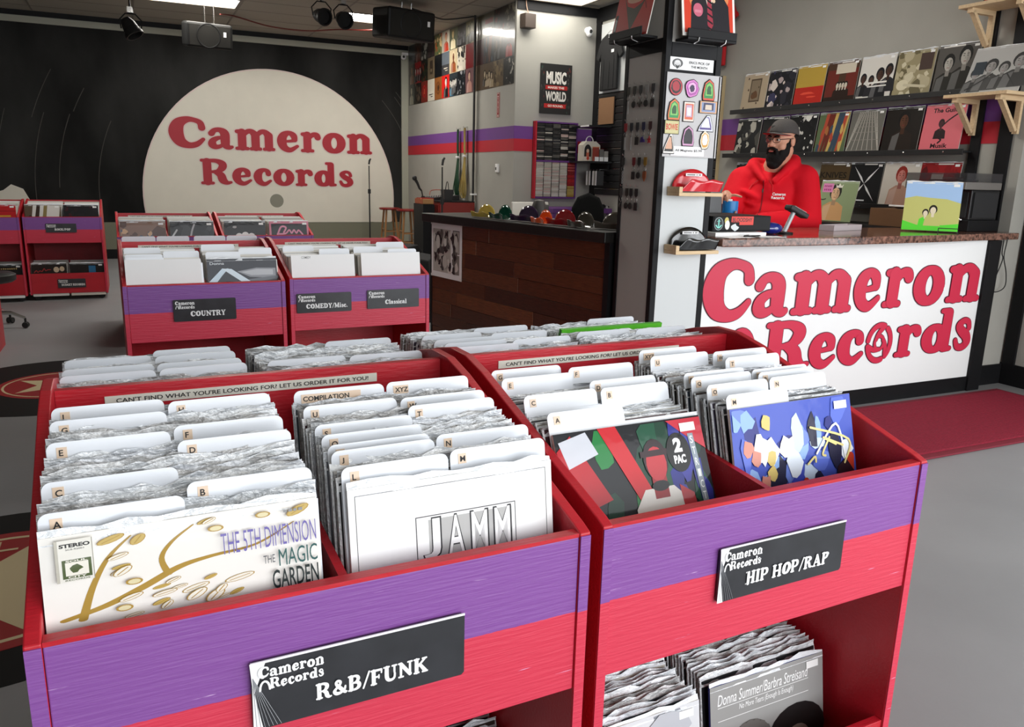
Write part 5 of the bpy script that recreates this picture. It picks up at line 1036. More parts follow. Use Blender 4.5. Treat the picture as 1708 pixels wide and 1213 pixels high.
# ================================================================ music wall
t = thing('music_poster', 'black poster reading MUSIC MAKES THE WORLD GO ROUND on the gray wall', 'poster', (4.575,YM-.02,2.10))
MB().box(0,.43,0,.016,0,.58).build('board', mat('poster_black', hx('1c1c1c'), .5), t, bevel=.003)
a = Art(.43,.58,-.0004); r = random.Random(3); a.rect(0,0,1,1,hx('1f1e1d'))
for k in range(26): a.P(blob(r, r.choice([r.uniform(.02,.14), r.uniform(.84,.97)]), r.random(), .02, .03), hx(r.choice(['3a3634','5a2420','2a4038','4a4642'])))
a.txt('MUSIC', .5, .60, .25, hx('e8e4dc'), fit=.64, align='CENTER', bold=.045); a.rect(.16,.49,.86,.57,hx('b8201e')); a.txt('MAKES THE', .5, .508, .045, hx('efe9df'), fit=.52, align='CENTER', bold=.03)
a.txt('WORLD', .5, .255, .2, hx('e8e4dc'), fit=.66, align='CENTER', bold=.045); a.rect(.13,.12,.83,.205,hx('b8201e')); a.txt('GO ROUND.', .5, .14, .045, hx('efe9df'), fit=.5, align='CENTER', bold=.03); a.build('print', t, M_printm)
t = thing('bookshelf_speaker', 'small brown loudspeaker mounted high on the corner by the music poster', 'speaker', (4.30,YM-.13,3.04), (0,0,R(8))); MB().box(0,.15,0,.12,0,.16).build('case', mat('brown_speaker', srgb(58,46,38), .5), t, bevel=.006); MB().box(.06,.09,.10,.128,.06,.1).build('bracket', M_black, t); tag(MB().tube(bez([(4.38,YM-.05,3.2),(4.36,YM-.035,3.27),(4.35,YM-.03,3.36)],4), .006, 6).build('speaker_wire', mat('tan_wire', srgb(150,120,100), .5)), 'tan wire rising from the small corner loudspeaker', 'wire')
t = thing('security_camera', 'white security camera on the gray wall right of the music poster', 'camera', (5.20,YM-.01,3.10)); MB().lathe([(0,-.012),(.035,-.012),(.04,.0),(.035,.012),(0,.012)], 16, (0,0,.0), Matrix.Rotation(pi/2,3,'X')).build('mount', M_signwht, t, smooth=True); MB().ball((0,-.045,-.02),(.042,.05,.06)).build('body', M_signwht, t, smooth=True); MB().ball((0,-.085,-.02),(.022,.015,.024)).build('lens', M_rubber, t, smooth=True)
t = thing('security_camera', 'small white camera at the top corner of the stage wall', 'camera', (4.16,YB-.08,3.18)); MB().ball((0,0,0),(.045,.05,.045)).build('body', M_signwht, t, smooth=True); MB().ball((-.01,-.045,0),(.02,.012,.02)).build('lens', M_rubber, t, smooth=True); MB().box(-.02,.08,.0,.05,.03,.07).build('bracket', M_signwht, t)
# cassette rack
M_rackp = mat('purple_rack_paint', srgb(96,50,120), .5)
t = thing('cassette_rack', 'purple and red wall rack full of cassettes below the music poster', 'rack', (4.50,YM-.075,1.085))
MB().box(0,.59,.06,.075,0,.92).build('back', M_black, t)
for x0, x1, z0, z1, m, nm in ((0,.02,0,.92,M_redw,'side'), (.572,.59,0,.92,M_rackp,'side'), (.02,.572,0,.02,M_rackp,'rail'), (.02,.572,.902,.92,M_rackp,'rail'), (.02,.572,.44,.462,M_rackp,'rail')): MB().box(x0,x1,-.004,.06,z0,z1).build(nm, m, t)
for k in range(1,5): MB().box(.02+.1104*k-.004,.02+.1104*k+.004,.0,.06,.02,.902).build('divider', M_black, t)
cm = MB().box(0,.1,0,.06,0,.0125).mesh('cassette'); cmB = cm.copy(); cmC = cm.copy(); cmD = cm.copy()
cm.materials.append(mat('cassette_dark', (.2,.2,.2), .3, rand=[hx(c) for c in ('2a2826','3a3836','5a5652','1c1c1c','242020','6a6660','403c3a','2c2a30')]))
cmB.materials.append(mat('cassette_pale', (.7,.7,.7), .3, rand=[hx(c) for c in ('d8d2c8','cfc8bc','e0dcd4','c8c0b4','d4b8b0','bab4aa','d8d4cc','c4b0a8')]))
cmC.materials.append(mat('cassette_red', (.6,.1,.1), .3, rand=[hx(c) for c in ('b82a2c','a02428','c85a54','8a2024')])); cmD.materials.append(mat('cassette_gold', (.6,.5,.2), .3, rand=[hx(c) for c in ('b89a4a','a88440','c0a860')]))
for half, z0 in (('upper', .466), ('lower', .024)):
    for i in range(5):
        for k in range(26):
            z = z0+k*.01655
            me = cm if half == 'upper' else (cmB if i < 4 else (cmD if k < 8 else cmC))
            if half == 'upper' and rr.random() < (.32 if i == 3 else .12): me = cmB
            o = bpy.data.objects.new('cassette', me); COL.objects.link(o); o.location = (4.50+.025+.1104*i+rr.uniform(-.001,.002), YM-.078+rr.uniform(0,.004), 1.085+z)
            tag(o, 'boxed cassette in the %s half of the purple rack, column %s' % (half, ('one','two','three','four','five')[i]), 'cassette', 'cassettes %s half column %s' % (half, ('one','two','three','four','five')[i]))
# ================================================================ right wall, far end: shirts, slat wall, shelves
sl = thing('slat_wall', 'black slotted display panel on the right wall behind the pillar', 'display panel', (XR-.03, 6.60, 1.15))
MB().box(.01,.029,0,2.36,0,1.20).build('back', M_black, sl)
for k in range(15):
    MB().box(0,.0095,0,2.36,.004+k*.08,.068+k*.08).build('slat', M_blk2, sl)
    MB().box(.004,.0095,0,2.36,.069+k*.08,.073+k*.08).build('slot_strip', M_steel, sl)
MB().box(-.002,.029,-.012,0,0,1.2).build('edge_strip', mat('raw_edge', srgb(190,170,130), .6), sl)
t = thing('shirt_backboard', 'white board on the right wall behind the hanging black shirt', 'board', (XR-.022,8.32,2.36)); MB().box(0,.02,0,.64,0,.80).build('panel', M_lightpanel, t); MB().box(-.004,0,0,.64,-.02,0).build('shadow_rail', M_black, t)
def tshirt(name, label, loc, rz, m, sc=1, sleeve_roll=False):
    t = thing(name, label, 'shirt', loc, (0,0,rz))
    P = [(-.07,.70),(-.2,.65),(-.33,.42),(-.25,.37),(-.2,.45),(-.21,0),(.21,0),(.2,.45),(.25,.37),(.33,.42),(.2,.65),(.07,.70),(.04,.675),(0,.665),(-.04,.675)]
    import bmesh
    bm = bmesh.new(); N = 14
    MBq = MB(); MBq.prism([(x*sc,z*sc) for x,z in P], -.018, .018, 'y'); o = MBq.build('fabric', m, t, bevel=.012)
    fold = MB()
    for x, h in ((-.12,.5),(.02,.45),(.13,.52)): fold.ball((x*sc,-.02,h*.42*sc),(.016,.008,.2*sc*h*2),8,8)
    fold.build('fold', m, t, smooth=True)
    MB().tube([(.05*math.cos(a)*sc, -.02, (.69+.028*math.sin(a))*sc) for a in [pi+pi*k/10 for k in range(11)]], .006, 6).build('collar', m, t)
    MB().tube(bez([(-.15*sc,.0,.665*sc),(0,0,.735*sc),(.15*sc,.0,.665*sc)],5)+[], .005, 6).build('hanger', mat('clear_hanger', (.6,.6,.6), .2), t); MB().tube([(0,0,.735*sc),(0,0,.78*sc),(.012,0,.80*sc),(.02,0,.785*sc)], .003, 6).build('hook', M_steel, t)
    return t
o = tshirt('t_shirt', 'black t-shirt with a small white chest print on a hanger on the right wall', (XR-.06,8.68,2.38), -pi/2, mat('black_cotton', (.012,.012,.013), .85), .92)
MB().box(.06,.12,-.022,-.0195,.42,.455).build('chest_print', M_signwht, o); MB().box(-.015,.015,-.022,-.0195,.595,.62).build('neck_tag', M_signwht, o)
o = tshirt('t_shirt', 'red t-shirt with a rolled sleeve hanging high on the right wall beside the pillar', (XR-.06,6.78,2.44), -pi/2, mat('red_cotton', srgb(178,14,24), .8), 1.05)
MB().tube([(.23,-.0,.40),(.34,-.0,.45)], .028, 8).build('sleeve_roll', mat('red_cotton', srgb(178,14,24), .8), o); MB().box(-.17,-.15,-.022,-.0195,.1,.16).build('tag', M_signwht, o)
t = thing('tan_board', 'tan framed board leaning on the black slat wall under the shirt', 'board', (XR-.045,8.90,1.99), (0,0,-pi/2)); MB().box(0,.34,-.006,.006,0,.31).build('panel', mat('tan_board', srgb(150,112,80), .6), t); MB().box(-.012,.352,.0065,.012,-.012,.322).build('frame', M_black, t)
t = thing('display_shelf', 'black shelf with boxed goods at the right of the cassette rack', 'shelf', (4.98,8.55,1.525)); MB().box(0,.33,0,.50,0,.02).build('board', M_blk2, t); MB().box(.30,.33,.05,.45,-.08,0).build('bracket', M_black, t)
t = thing('display_shelf', 'narrow white-edged shelf above the purple stripe right of the rack', 'shelf', (5.0,8.6,1.945)); MB().box(0,.31,0,.44,0,.018).build('board', M_blk2, t); MB().box(-.004,0,0,.2,0,.018).build('white_edge', M_signwht, t)
t = thing('toy_box', 'white arched carrier box with a small red figure on the black shelf', 'box', (5.0,8.72,1.546)); MB().prism([(0,0),(.24,0),(.24,.19),(.18,.235),(.05,.235),(.0,.19)], 0, .12, 'y').build('carton', mat('box_white', srgb(214,206,192), .5), t); a = Art(.24,.24,-.0004); a.ell(.28,.52,.2,.3,hx('1c1816')); a.rect(.08,.22,.48,.5,hx('1c1816')); a.ell(.28,.5,.08,.1,hx('d8b8a0')); a.rect(.2,.22,.36,.42,hx('c86a50')); a.ell(.3,.14,.08,.09,hx('c8402c')); a.rect(.55,.55,.95,.62,hx('c8603c')); a.rect(.55,.68,.95,.72,hx('d88a60')); a.build('print', t, M_printm); MB().tube([(.12+.05*math.cos(q),.06,.235+.06*math.sin(q)) for q in [pi*k/8 for k in range(9)]], .006, 6).build('handle', M_signwht, t)
for k in range(3):
    t = thing('blister_pack', 'clear boxed figure on the black shelf, %s from the white carrier' % ('first','second','third')[k], 'package', (5.255+.0*k,8.60+.0*k,1.546)); t.location = (5.10+.065*k,8.60,1.546); MB().box(0,.055,0,.06,0,.16-.02*k).build('box', mat('clear_box%d' % k, [srgb(150,60,50),srgb(120,116,112),srgb(160,156,150)][k], .15, alpha=.8), t); MB().box(.0,.055,-.002,0,.0,.05).build('label', M_signwht, t)
for k in range(4):
    t = thing('hanging_pack', 'white-edged hanging pack on the lower slat wall, %s from the left' % ('first','second','third','fourth')[k], 'package', (XR-.20,8.86-.075*k,1.26)); MB().box(0,.10,-.012,.012,0,.17).build('card', mat('pack_card%d' % (k % 2), [srgb(190,186,180), srgb(58,58,60)][0 if k == 0 else 1], .4), t); MB().box(-.002,0,-.012,.012,0,.17).build('edge', M_signwht, t); MB().tube([(.05,0,.17),(.05,0,.19),(.19,0,.19)], .003, 5).build('hook', M_steel, t)
t = thing('purple_desk', 'purple painted desk shelf under the cassette rack', 'desk', (4.50,8.50,0)); MB().box(0,.82,0,.58,.93,.985).build('top', M_rackp, t, bevel=.003)
for x in (.03,.79):
    for y in (.03,.55): MB().box(x-.02,x+.02,y-.02,y+.02,0,.93).build('leg', M_rackp, t)
t = thing('toy_car', 'small black toy car with pale wheels on the purple desk', 'toy', (5.13,8.54,.986)); MB().prism([(0,.01),(.17,.01),(.17,.03),(.12,.035),(.1,.05),(.06,.05),(.045,.033),(0,.03)], 0, .06, 'y').build('body', M_black, t, bevel=.003)
for x in (.03,.135):
    for y in (-.002,.062): MB().lathe([(0,-.006),(.016,-.006),(.016,.006),(0,.006)], 12, (x,y,.016), Matrix.Rotation(pi/2,3,'X')).build('wheel', mat('pale_wheel', (.4,.4,.4), .3), t)
# ================================================================ stage-side wall
CP = [[('portrait',['2a2a24','8a8470','b8ae96','1c1a16'],'dark cover with a cream figure'),('scatter',['1c1814','2a2420','5a4a3c'],'near-black cover'),('emblem',['7a2a1e','a81c1c','c84a30'],'orange-red cover with a red disc'),('halves',['cfc8b8','d4cdbd','1c1a1a'],'off-white cover with a black sweep'),('emblem',['8a5428','6a3c1c','3a2416'],'orange-brown cover'),('portrait',['c8201c','1a1a1c','e4e0d8','141414'],'bright red cover with a black figure'),('group',['2a3034','3a7494','d8d4cc','1a1a1c'],'blue and black cover'),('scatter',['121418','1a1e24','8a8a8c'],'black cover with tiny white marks'),('portrait',['6a4a4c','a87a70','c8a890','4a2c34'],'dusky pink cover'),('plain',['5a4a3c'],'narrow brown cover behind the pole'),('group',['5a4a38','a8967a','c8b89a','2a221a'],'sepia cover of many figures'),('scatter',['6a5a44','8a7858','4a3c2c'],'mottled sepia cover'),('scatter',['141414','1c1c1c','b8b4ac','2a2a2a'],'black-and-white speckled cover')],
      [('portrait',['2a1c14','6a3c20','8a5a34','1a120e'],'dark brown cover'),('group',['8c1c1c','1c1a1a','b8b4b0','2a1818'],'red cover with pale figures'),('scatter',['1a1c18','2a3020','6a2a1c'],'dark green-brown cover'),('window',['6a5c48','4a3e30','3a3026','7a6a54'],'tan framed cover'),('plain',['101214'],'plain black cover'),('halves',['5a626a','3a3a3c','c8bfae'],'blue-gray cover'),('portrait',['b8a888','8a4a28','6a3418','c8b898'],'cream cover with a brown figure'),('scatter',['c4bcac','1c1c1c','d0c8b8','2a2826'],'white cover with black marks'),('plain',['6a1418'],'deep red cover'),('plain',['3a1014'],'maroon cover by the pole'),('rays',['2a3440','5a6a74','6a4030','1c2024'],'blue and brown striped cover'),('pair',['2a221c','1c1814','6a5a48','141210'],'brown double-portrait cover'),('portrait',['161414','a81c18','1c1a1a','2a1414'],'black cover with a red patch')],
      [('plain',['34383a'],'slate gray cover'),('portrait',['3a1c14','5a2a1c','6a3420','1c1210'],'red-brown cover'),('scatter',['161616','2a2a2a','8a8a84'],'charcoal cover with pale curls'),('scatter',['1c1618','3a2024','141214'],'black grid-like cover'),('scatter',['6a6a44','b84a24','d0b080','3a5a34'],'green and orange busy cover'),('portrait',['b0aa9a','a83a24','c89a78','7a2018'],'pale cover with a red figure'),('portrait',['4a5040','c4b896','a8946c','6a5a3c'],'olive cover with a cream shape'),('group',['141416','2a2c30','5a5a5c','1c1c1e'],'black group cover'),('pair',['7a7452','3a3a30','9a9270','4a4636'],'olive double cover'),('plain',['5a5640'],'narrow olive cover behind the pole'),('text',['6a6a5c','8a2420','b8b4a4'],'gray-green cover with a red title'),('scatter',['1a1818','6a1c1c','2a2626'],'black cover with a red fan'),('scatter',['26241f','3a3832','7a7668'],'dark cover in the upper right corner')]]
M_wallprint = mat('pasted_print', rough=.3, attr=True, coat=.35, coat_rough=.08, bump=(6,.12))
ROWN = ('bottom','middle','top')
for j in range(3):
    for i in range(13):
        st, pal, lab = CP[j][i]; h = .312 if j < 2 else .285
        o = album('album_cover', '%s on the stage-side wall, %s row, %s from stage' % (lab, ROWN[j], ('1st','2nd','3rd','4th','5th','6th','7th','8th','9th','10th','11th','12th','13th')[i]), (XC-.0035, 13.21-.3135*i, 2.43+.3145*j), (0,0,-pi/2), st, pal, 100+j*20+i, w=.3125 if j < 2 else .285, w2=.3125, t=.002, flap=False, tick=False, cat='album cover', group='album covers pasted on the wall', sleeve='8a8478', matp=M_wallprint)
t = thing('ceiling_conduit', 'tall black and tan pole running up the stage-side wall', 'pole', (XC-.05,10.27,0)); MB().tube([(0,0,.9),(0,0,3.36)], .016, 8).build('black_tube', M_rubber, t, smooth=True); MB().tube([(.02,.035,1.0),(.02,.035,3.36)], .012, 8).build('tan_tube', mat('tan_tube', srgb(150,132,100), .5), t, smooth=True); MB().box(-.02,.05,-.02,.06,1.08,1.1).build('clip', M_signwht, t)
def bundle(label, y, z0, z1, m, tie, sp):
    t = thing('cord_bundle', label, 'cable', (XC,y,0)); b = MB(); r = random.Random(int(y*100))
    for k in range(9):
        s_ = (k-4)/4; q = r.uniform(.8,1.05); b.tube(bez([(-.03-r.uniform(0,.02), s_*.02, z1), (-.04, s_*.025, z1-.25), (-.035, s_*.018, tie), (-.05, s_*sp*.6, tie-.25), (-.05-.01*(k%3), s_*sp, z0+.12*q), (-.05, s_*sp*.45, z0+.02*(k%4)), (-.045, s_*sp*.1-.02, z0+.1), (-.03, s_*.01, tie-.1), (-.03, s_*.01, tie)], 4), .0075, 5)
    b.build('cord', m, t, smooth=True); MB().lathe([(.032,-.015),(.036,0),(.032,.015)], 12, (-.035,0,tie)).build('tie', M_signwht, t); MB().tube([(0,0,z1+.02),(-.05,0,z1),(-.06,0,z1+.02)], .005, 6).build('hook', M_steel, t)
bundle('green extension cord looped on a hook on the stage-side wall', 10.88, 1.02, 1.96, mat('green_cord', srgb(20,66,40), .5), 1.585, .09)
bundle('yellow extension cord looped on a hook beside the green one', 10.62, 1.03, 1.97, mat('yellow_cord', srgb(168,146,80), .5), 1.60, .10)
t = thing('thermostat', 'white wall thermostat below the red stripe', 'thermostat', (XC-.001,9.60,1.385), (0,0,-pi/2)); MB().box(0,.085,-.025,0,0,.105).build('case', M_signwht, t, bevel=.006); MB().box(.015,.045,-.0265,-.0245,.03,.065).build('screen', M_rubber, t)
t = thing('extinguisher_sign', 'narrow red and white fire extinguisher arrow sign', 'sign', (XC-.001,9.63,2.06), (0,0,-pi/2)); MB().box(0,.085,-.003,0,0,.295).build('plate', mat('sign_red', srgb(150,28,34), .5), t); a = Art(.085,.295,-.0034); a.rect(.06,.02,.94,.98,hx('d8c8bc')); a.rect(.14,.04,.86,.96,hx('9a2228')); a.P([(.2,.1),(.8,.1),(.5,.04)],hx('e4dcd4')); a.P([(.3,.9),(.7,.9),(.5,.96)],hx('1c1414'))
a.txt('FIRE', .5, .82, .05, hx('eee6de'), fit=.5, align='CENTER'); a.txt('EXTINGUISHER', .62, .16, .22, hx('eee6de'), fit=None, rot=0) if False else [a.txt(c, .5, .76-.052*k, .034, hx('eee6de'), fit=.24, align='CENTER') for k, c in enumerate('EXTINGUISHER')]; a.build('print', t, M_printm)
t = thing('power_outlet', 'white wall outlet low on the stage-side wall', 'outlet', (XC-.001,12.36,.33), (0,0,-pi/2)); MB().box(0,.08,-.006,0,0,.12).build('plate', M_signwht, t, bevel=.003); MB().box(.025,.055,-.008,-.006,.02,.05).build('socket', M_lightpanel, t); MB().box(.025,.055,-.008,-.006,.07,.1).build('socket', M_lightpanel, t)
# red cabinet with mixer and bucket
t = thing('red_cabinet', 'red wooden cabinet against the stage-side wall below the cords', 'cabinet', (3.72,10.25,0)); MB().box(0,.50,0,.85,0,.98).build('carcass', mat('red_stain', srgb(132,34,26), .45), t, bevel=.004); MB().box(-.015,0,.02,.41,.05,.95).build('door', mat('red_stain', srgb(132,34,26), .45), t, bevel=.004); MB().box(-.015,0,.44,.83,.05,.95).build('door', mat('red_stain', srgb(132,34,26), .45), t, bevel=.004); MB().box(-.01,.5,.0,.85,.98,.995).build('top', M_black, t)
t = thing('audio_mixer', 'black audio mixer with knobs and tangled leads on the red cabinet', 'mixer', (3.74,10.62,.996), (0,0,0)); MB().prism([(0,0),(.40,0),(.40,.07),(0,.03)], 0, .42, 'y').build('case', M_rubber, t, bevel=.004)
for i in range(5):
    for k in range(4): MB().lathe([(0,0),(.008,0),(.007,.014),(0,.014)], 8, (.06+.07*i,.06+.09*k,.036+.007*i)).build('knob', mat('pale_knob', (.5,.5,.5), .4), t)
MB().tube(bez([(.1,.4,.06),(.15,.46,.12),(.25,.3,.13),(.2,.15,.09),(.3,.1,.1),(.36,.3,.12)],5), .006, 6).build('lead', mat('orange_lead', srgb(150,60,40), .5), t)
t = thing('bucket', 'dark gray square bucket with a loop handle on the red cabinet', 'bucket', (3.86,10.36,.996)); MB().lathe([(0,0),(.075,0),(.1,.15),(.095,.15),(.07,.008),(0,.008)], 4, (0,0,0), Matrix.Rotation(R(45),3,'Z')).build('pail', mat('charcoal_plastic', srgb(48,47,48), .4), t); MB().tube(bez([(0,-.06,.14),(0,-.03,.24),(0,.02,.24),(0,.06,.14)],5), .006, 6).build('handle', M_rubber, t)
t = thing('gift_bag', 'red and tan striped bag in front of the red cabinet', 'bag', (3.5,10.30,0)); MB().box(0,.16,0,.40,.0,.95).build('stand', M_black, t); b = MB()
for k in range(6): b.box(-.004,.16,.03+.055*k,.05+.055*k,.952,1.03-.012*(k%2))
b.build('stripe', mat('bag_red', srgb(168,40,30), .5), t); MB().box(0,.155,.02,.36,.951,1.02).build('bag', mat('bag_tan', srgb(176,130,80), .6), t, bevel=.008)
# microphone stands, stools, floor monitors
def mic_stand(label, loc, h, boom=None, mic=True):
    t = thing('microphone_stand', label, 'microphone stand', loc); MB().lathe([(0,0),(.13,0),(.13,.012),(.03,.03),(0,.03)], 20).build('base', M_rubber, t, smooth=True); MB().tube([(0,0,.02),(0,0,h)], .012, 8).build('pole', M_rubber, t, smooth=True); MB().tube([(0,0,h-.04),(0,0,h+.03)], .024, 10).build('clutch', M_rubber, t, smooth=True)
    if boom:
        MB().tube(boom, .009, 8).build('boom', M_rubber, t, smooth=True); p = Vector(boom[0])
    else:
        p = Vector((0,0,h+.42)); MB().tube([(0,0,h),(0,0,h+.40)], .009, 8).build('upper_pole', M_rubber, t, smooth=True)
    if mic: MB().tube([p, p+Vector((-.03,0,.03)), p+Vector((-.06,0,.10)), p+Vector((-.085,0,.14))], [.012,.015,.018,.02], 10).build('microphone', M_rubber, t, smooth=True); MB().ball(p+Vector((-.1,0,.165)), .034, 12, 8).build('grille', mat('mic_mesh', (.03,.03,.03), .4, metal=.5), t, smooth=True)
    else: MB().tube([p, p+Vector((.01,0,.06)), p+Vector((.03,0,.09))], [.014,.016,.012], 8).build('clip', M_rubber, t, smooth=True)
mic_stand('black microphone on an angled boom stand near the stage corner', (3.60,10.6,0), 1.02, [(-.02,0,1.12),(.0,0,1.02),(.07,0,.74),(.15,0,.40)])
mic_stand('black straight stand with an empty clip beside the red cabinet', (3.42,9.35,0), 1.03, None, False)
mic_stand('black straight stand in front of the mural edge beside the stools', (3.50,13.0,0), 1.05, None, False)
M_stoolred = mat('red_stool_paint', srgb(134,24,22), .35); M_oak = mat('oak_legs', srgb(158,112,66), .5, bump=(20,.1,(8,8,1)))
def stool(label, loc, h, m):
    t = thing('bar_stool', label, 'stool', loc); MB().lathe([(0,h-.035),(.155,h-.035),(.168,h-.02),(.165,h-.004),(.14,h),(0,h-.004)], 24).build('seat', m, t, smooth=True)
    for k in range(4):
        a_ = pi/4+pi/2*k; MB().tube([(.10*math.cos(a_),.10*math.sin(a_),h-.035),(.19*math.cos(a_),.19*math.sin(a_),0)], [.017,.014], 8).build('leg', M_oak, t, smooth=True)
    for z, q in ((.28,.158),(.42,.14)):
        for k in range(4):
            a_, b_ = pi/4+pi/2*k, pi/4+pi/2*(k+1); zz = z+.04*(k%2); MB().tube([(q*math.cos(a_),q*math.sin(a_),zz),(q*math.cos(b_),q*math.sin(b_),zz)], .009, 6).build('rung', M_oak, t, smooth=True)
stool('red-topped wooden bar stool, the left of the pair by the mural', (3.76,12.75,0), .80, M_stoolred); stool('red-topped wooden bar stool, the nearer right one by the mural', (3.90,12.25,0), .80, M_stoolred)
def wedge(label, loc, rz, h=.62):
    t = thing('floor_monitor', label, 'speaker', loc, (0,0,rz)); MB().prism([(0,0),(.55,0),(.60,.14),(.22,h),(.05,h*.96)], 0, .5, 'y').build('case', mat('black_carpet', (.014,.014,.015), .9, bump=(200,.3)), t, bevel=.015); M_ = Matrix.Rotation(math.atan2(.38,h-.14)*-1,3,'Y'); MB().obox((.425,.25,(h+.14)/2+.0), (.012,.42,h*.72), Matrix.Rotation(-math.atan2(.38,h-.14),3,'Y')).build('grille', mat('black_mesh', (.02,.02,.02), .5, metal=.4), t); MB().box(.1,.2,-.006,0,.2,.26).build('handle', M_steel, t)
wedge('black floor monitor speaker behind the COMEDY bin, left one', (2.35,7.55,0), R(25), .66); wedge('black floor monitor speaker behind the wooden counter end, right one', (2.70,7.35,0), R(150), .60)
# ================================================================ hung from the ceiling
M_spkblk = mat('black_speaker_plastic', (.009,.009,.009), .5, spec=.2)
def hung_speaker(label, c, w, h, d, rz, tilt, logo):
    t = thing('hanging_loudspeaker', label, 'loudspeaker', c, (R(tilt),0,rz)); MB().prism([(-w/2,-h/2),(w/2,-h/2),(w/2,h/2),(-w/2,h/2)], -d/2, d/2, 'y').build('case', M_spkblk, t, bevel=.03); MB().prism([(-w/2+.03,-h/2+.025),(w/2-.03,-h/2+.025),(w/2-.03,h/2-.025),(-w/2+.03,h/2-.025)], -d/2-.008, -d/2, 'y').build('grille', mat('speaker_grille', (.014,.013,.011), .7, spec=.2, bump=(300,.5)), t, bevel=.008)
    MB().lathe([(.13,0),(.14,.004),(.15,0)], 28, (.0-.02,-d/2-.009,0), Matrix.Rotation(pi/2,3,'X')).build('cone_ring', M_spkblk, t, smooth=True); MB().box(w/2-.12,w/2-.085,-d/2-.011,-d/2-.008,.0,.06).build('badge', mat('silver_badge', (.7,.7,.7), .3), t)
    for x in (-w*.05, w*.15): MB().tube([(x,0,h/2),(x,0,h/2+max(.02,3.36-c[2]-h/2))], .008, 6).build('hanger_rod', M_steel, t)
hung_speaker('black loudspeaker hanging over the mural, between the ceiling lights', (1.02,11.5,2.99), .56, .30, .32, R(8), 8, 1)
hung_speaker('large black loudspeaker hanging by the covers wall', (3.15,10.0,3.10), .66, .34, .40, R(14), 5, 1)
def par_can(label, c, rz, tilt):
    t = thing('stage_light', label, 'stage light', c); Mx = Matrix.Rotation(rz,3,'Z') @ Matrix.Rotation(R(tilt),3,'X')
    MB().lathe([(0,-.12),(.05,-.12),(.075,-.06),(.085,.02),(.1,.05),(.1,.08),(.085,.08),(.085,.03),(0,.025)], 20, (0,0,0), Mx).build('can', M_spkblk, t, smooth=True); MB().lathe([(0,0),(.085,0)], 20, (0,0,0), Mx @ Matrix.Translation((0,0,.05)).to_3x3()).build('lens', mat('dark_lens', (.03,.03,.035), .05, coat=1), t)
    MB().tube([Vector((.1,0,0)), Vector((.115,0,.09)), Vector((.05,0,.16)), Vector((-.05,0,.16)), Vector((-.115,0,.09)), Vector((-.1,0,0))], .008, 6).build('yoke', M_spkblk, t); MB().tube([(0,0,.16),(0,0,3.36-c[2])], .011, 8).build('drop_pipe', M_spkblk, t); MB().box(-.03,.03,-.03,.03,.17,.23).build('clamp', M_steel, t)
par_can('round black stage light, left of the pair at the top of the picture', (2.20,10.2,3.14), R(20), 105); par_can('round black stage light, right of the pair at the top of the picture', (2.46,10.2,3.13), R(10), 112); par_can('black stage light with a chrome clamp hanging at the left', (.13,10.4,2.83), R(60), 150)
tag(MB().tube(bez([(1.2,11.6,3.28),(1.42,12.0,3.34),(1.9,12.1,3.27),(2.4,12.1,3.26),(2.8,12.0,3.30),(3.2,11.3,3.24),(3.35,10.4,3.26)],8), .010, 6).build('red_cable', mat('dark_red_cable', srgb(92,30,24), .5)), 'dark red cable sagging between the two hanging loudspeakers', 'cable')
tag(MB().tube(bez([(3.3,10.15,3.33),(3.6,10.4,3.335),(3.9,10.6,3.33),(4.2,10.27,3.345)],8), .009, 6).build('black_cable', M_rubber), 'black cable run along the ceiling to the covers wall', 'cable')
# ================================================================ left side floor
M_vinylblk = mat('black_floor_vinyl', (.010,.010,.010), .6, spec=.12); M_vinylred = mat('red_floor_vinyl', srgb(150,24,28), .45); M_vinylcr = mat('cream_floor_print', srgb(206,190,150), .5)
def decal(label, cx, cy, r1, r2, txts):
    t = thing('floor_decal', label, 'floor decal', (cx,cy,0)); MB().lathe([(0,.0),(r1,.0),(r1,.0015),(0,.0015)], 56).build('disc', M_vinylblk, t)
    MB().lathe([(0,.0),(r2,.0),(r2,.0025),(0,.0025)], 44).build('label', M_vinylred, t); c = MB()
    for q in range(10): a0 = 2*pi*q/5/2; 
    star = [((r2*.80 if k % 2 == 0 else r2*.34)*math.sin(pi*k/5+.3), (r2*.80 if k % 2 == 0 else r2*.34)*math.cos(pi*k/5+.3)) for k in range(10)]
    c.prism(star, .0026, .003, 'z'); c.lathe([(r2*.86,.003),(r2*.90,.003)], 44); c.build('star_print', M_vinylcr, t)
    for k, c_ in enumerate(txts):
        l = MB(); text(l, c_, 0, 0, .1, 0, .02, 'CENTER', fit=r2*.2, fith=r2*.2); o = l.build('lettering', M_vinylred if k else M_vinylcr, t); o.rotation_euler = (-pi/2,0,0); o.location = (-r2*(.02+.12*k), r2*(.62-.3*k), .0036)
decal('record-shaped floor decal with a cream star, left of the COUNTRY bin', -.51, 5.6, .70, .34, '')
decal('record-shaped floor decal with red label beside the near left bin', -.50, 2.85, .62, .43, 'LG')
t = thing('swivel_stool', 'black swivel stool with chrome castered legs at the left edge', 'stool', (-1.15,7.75,0)); MB().lathe([(0,.39),(.2,.39),(.225,.41),(.225,.45),(.2,.465),(0,.465)], 24).build('seat', mat('black_vinyl_seat', (.014,.014,.014), .5), t, smooth=True); MB().tube([(0,0,.1),(0,0,.39)], .025, 10).build('column', M_steel, t, smooth=True)
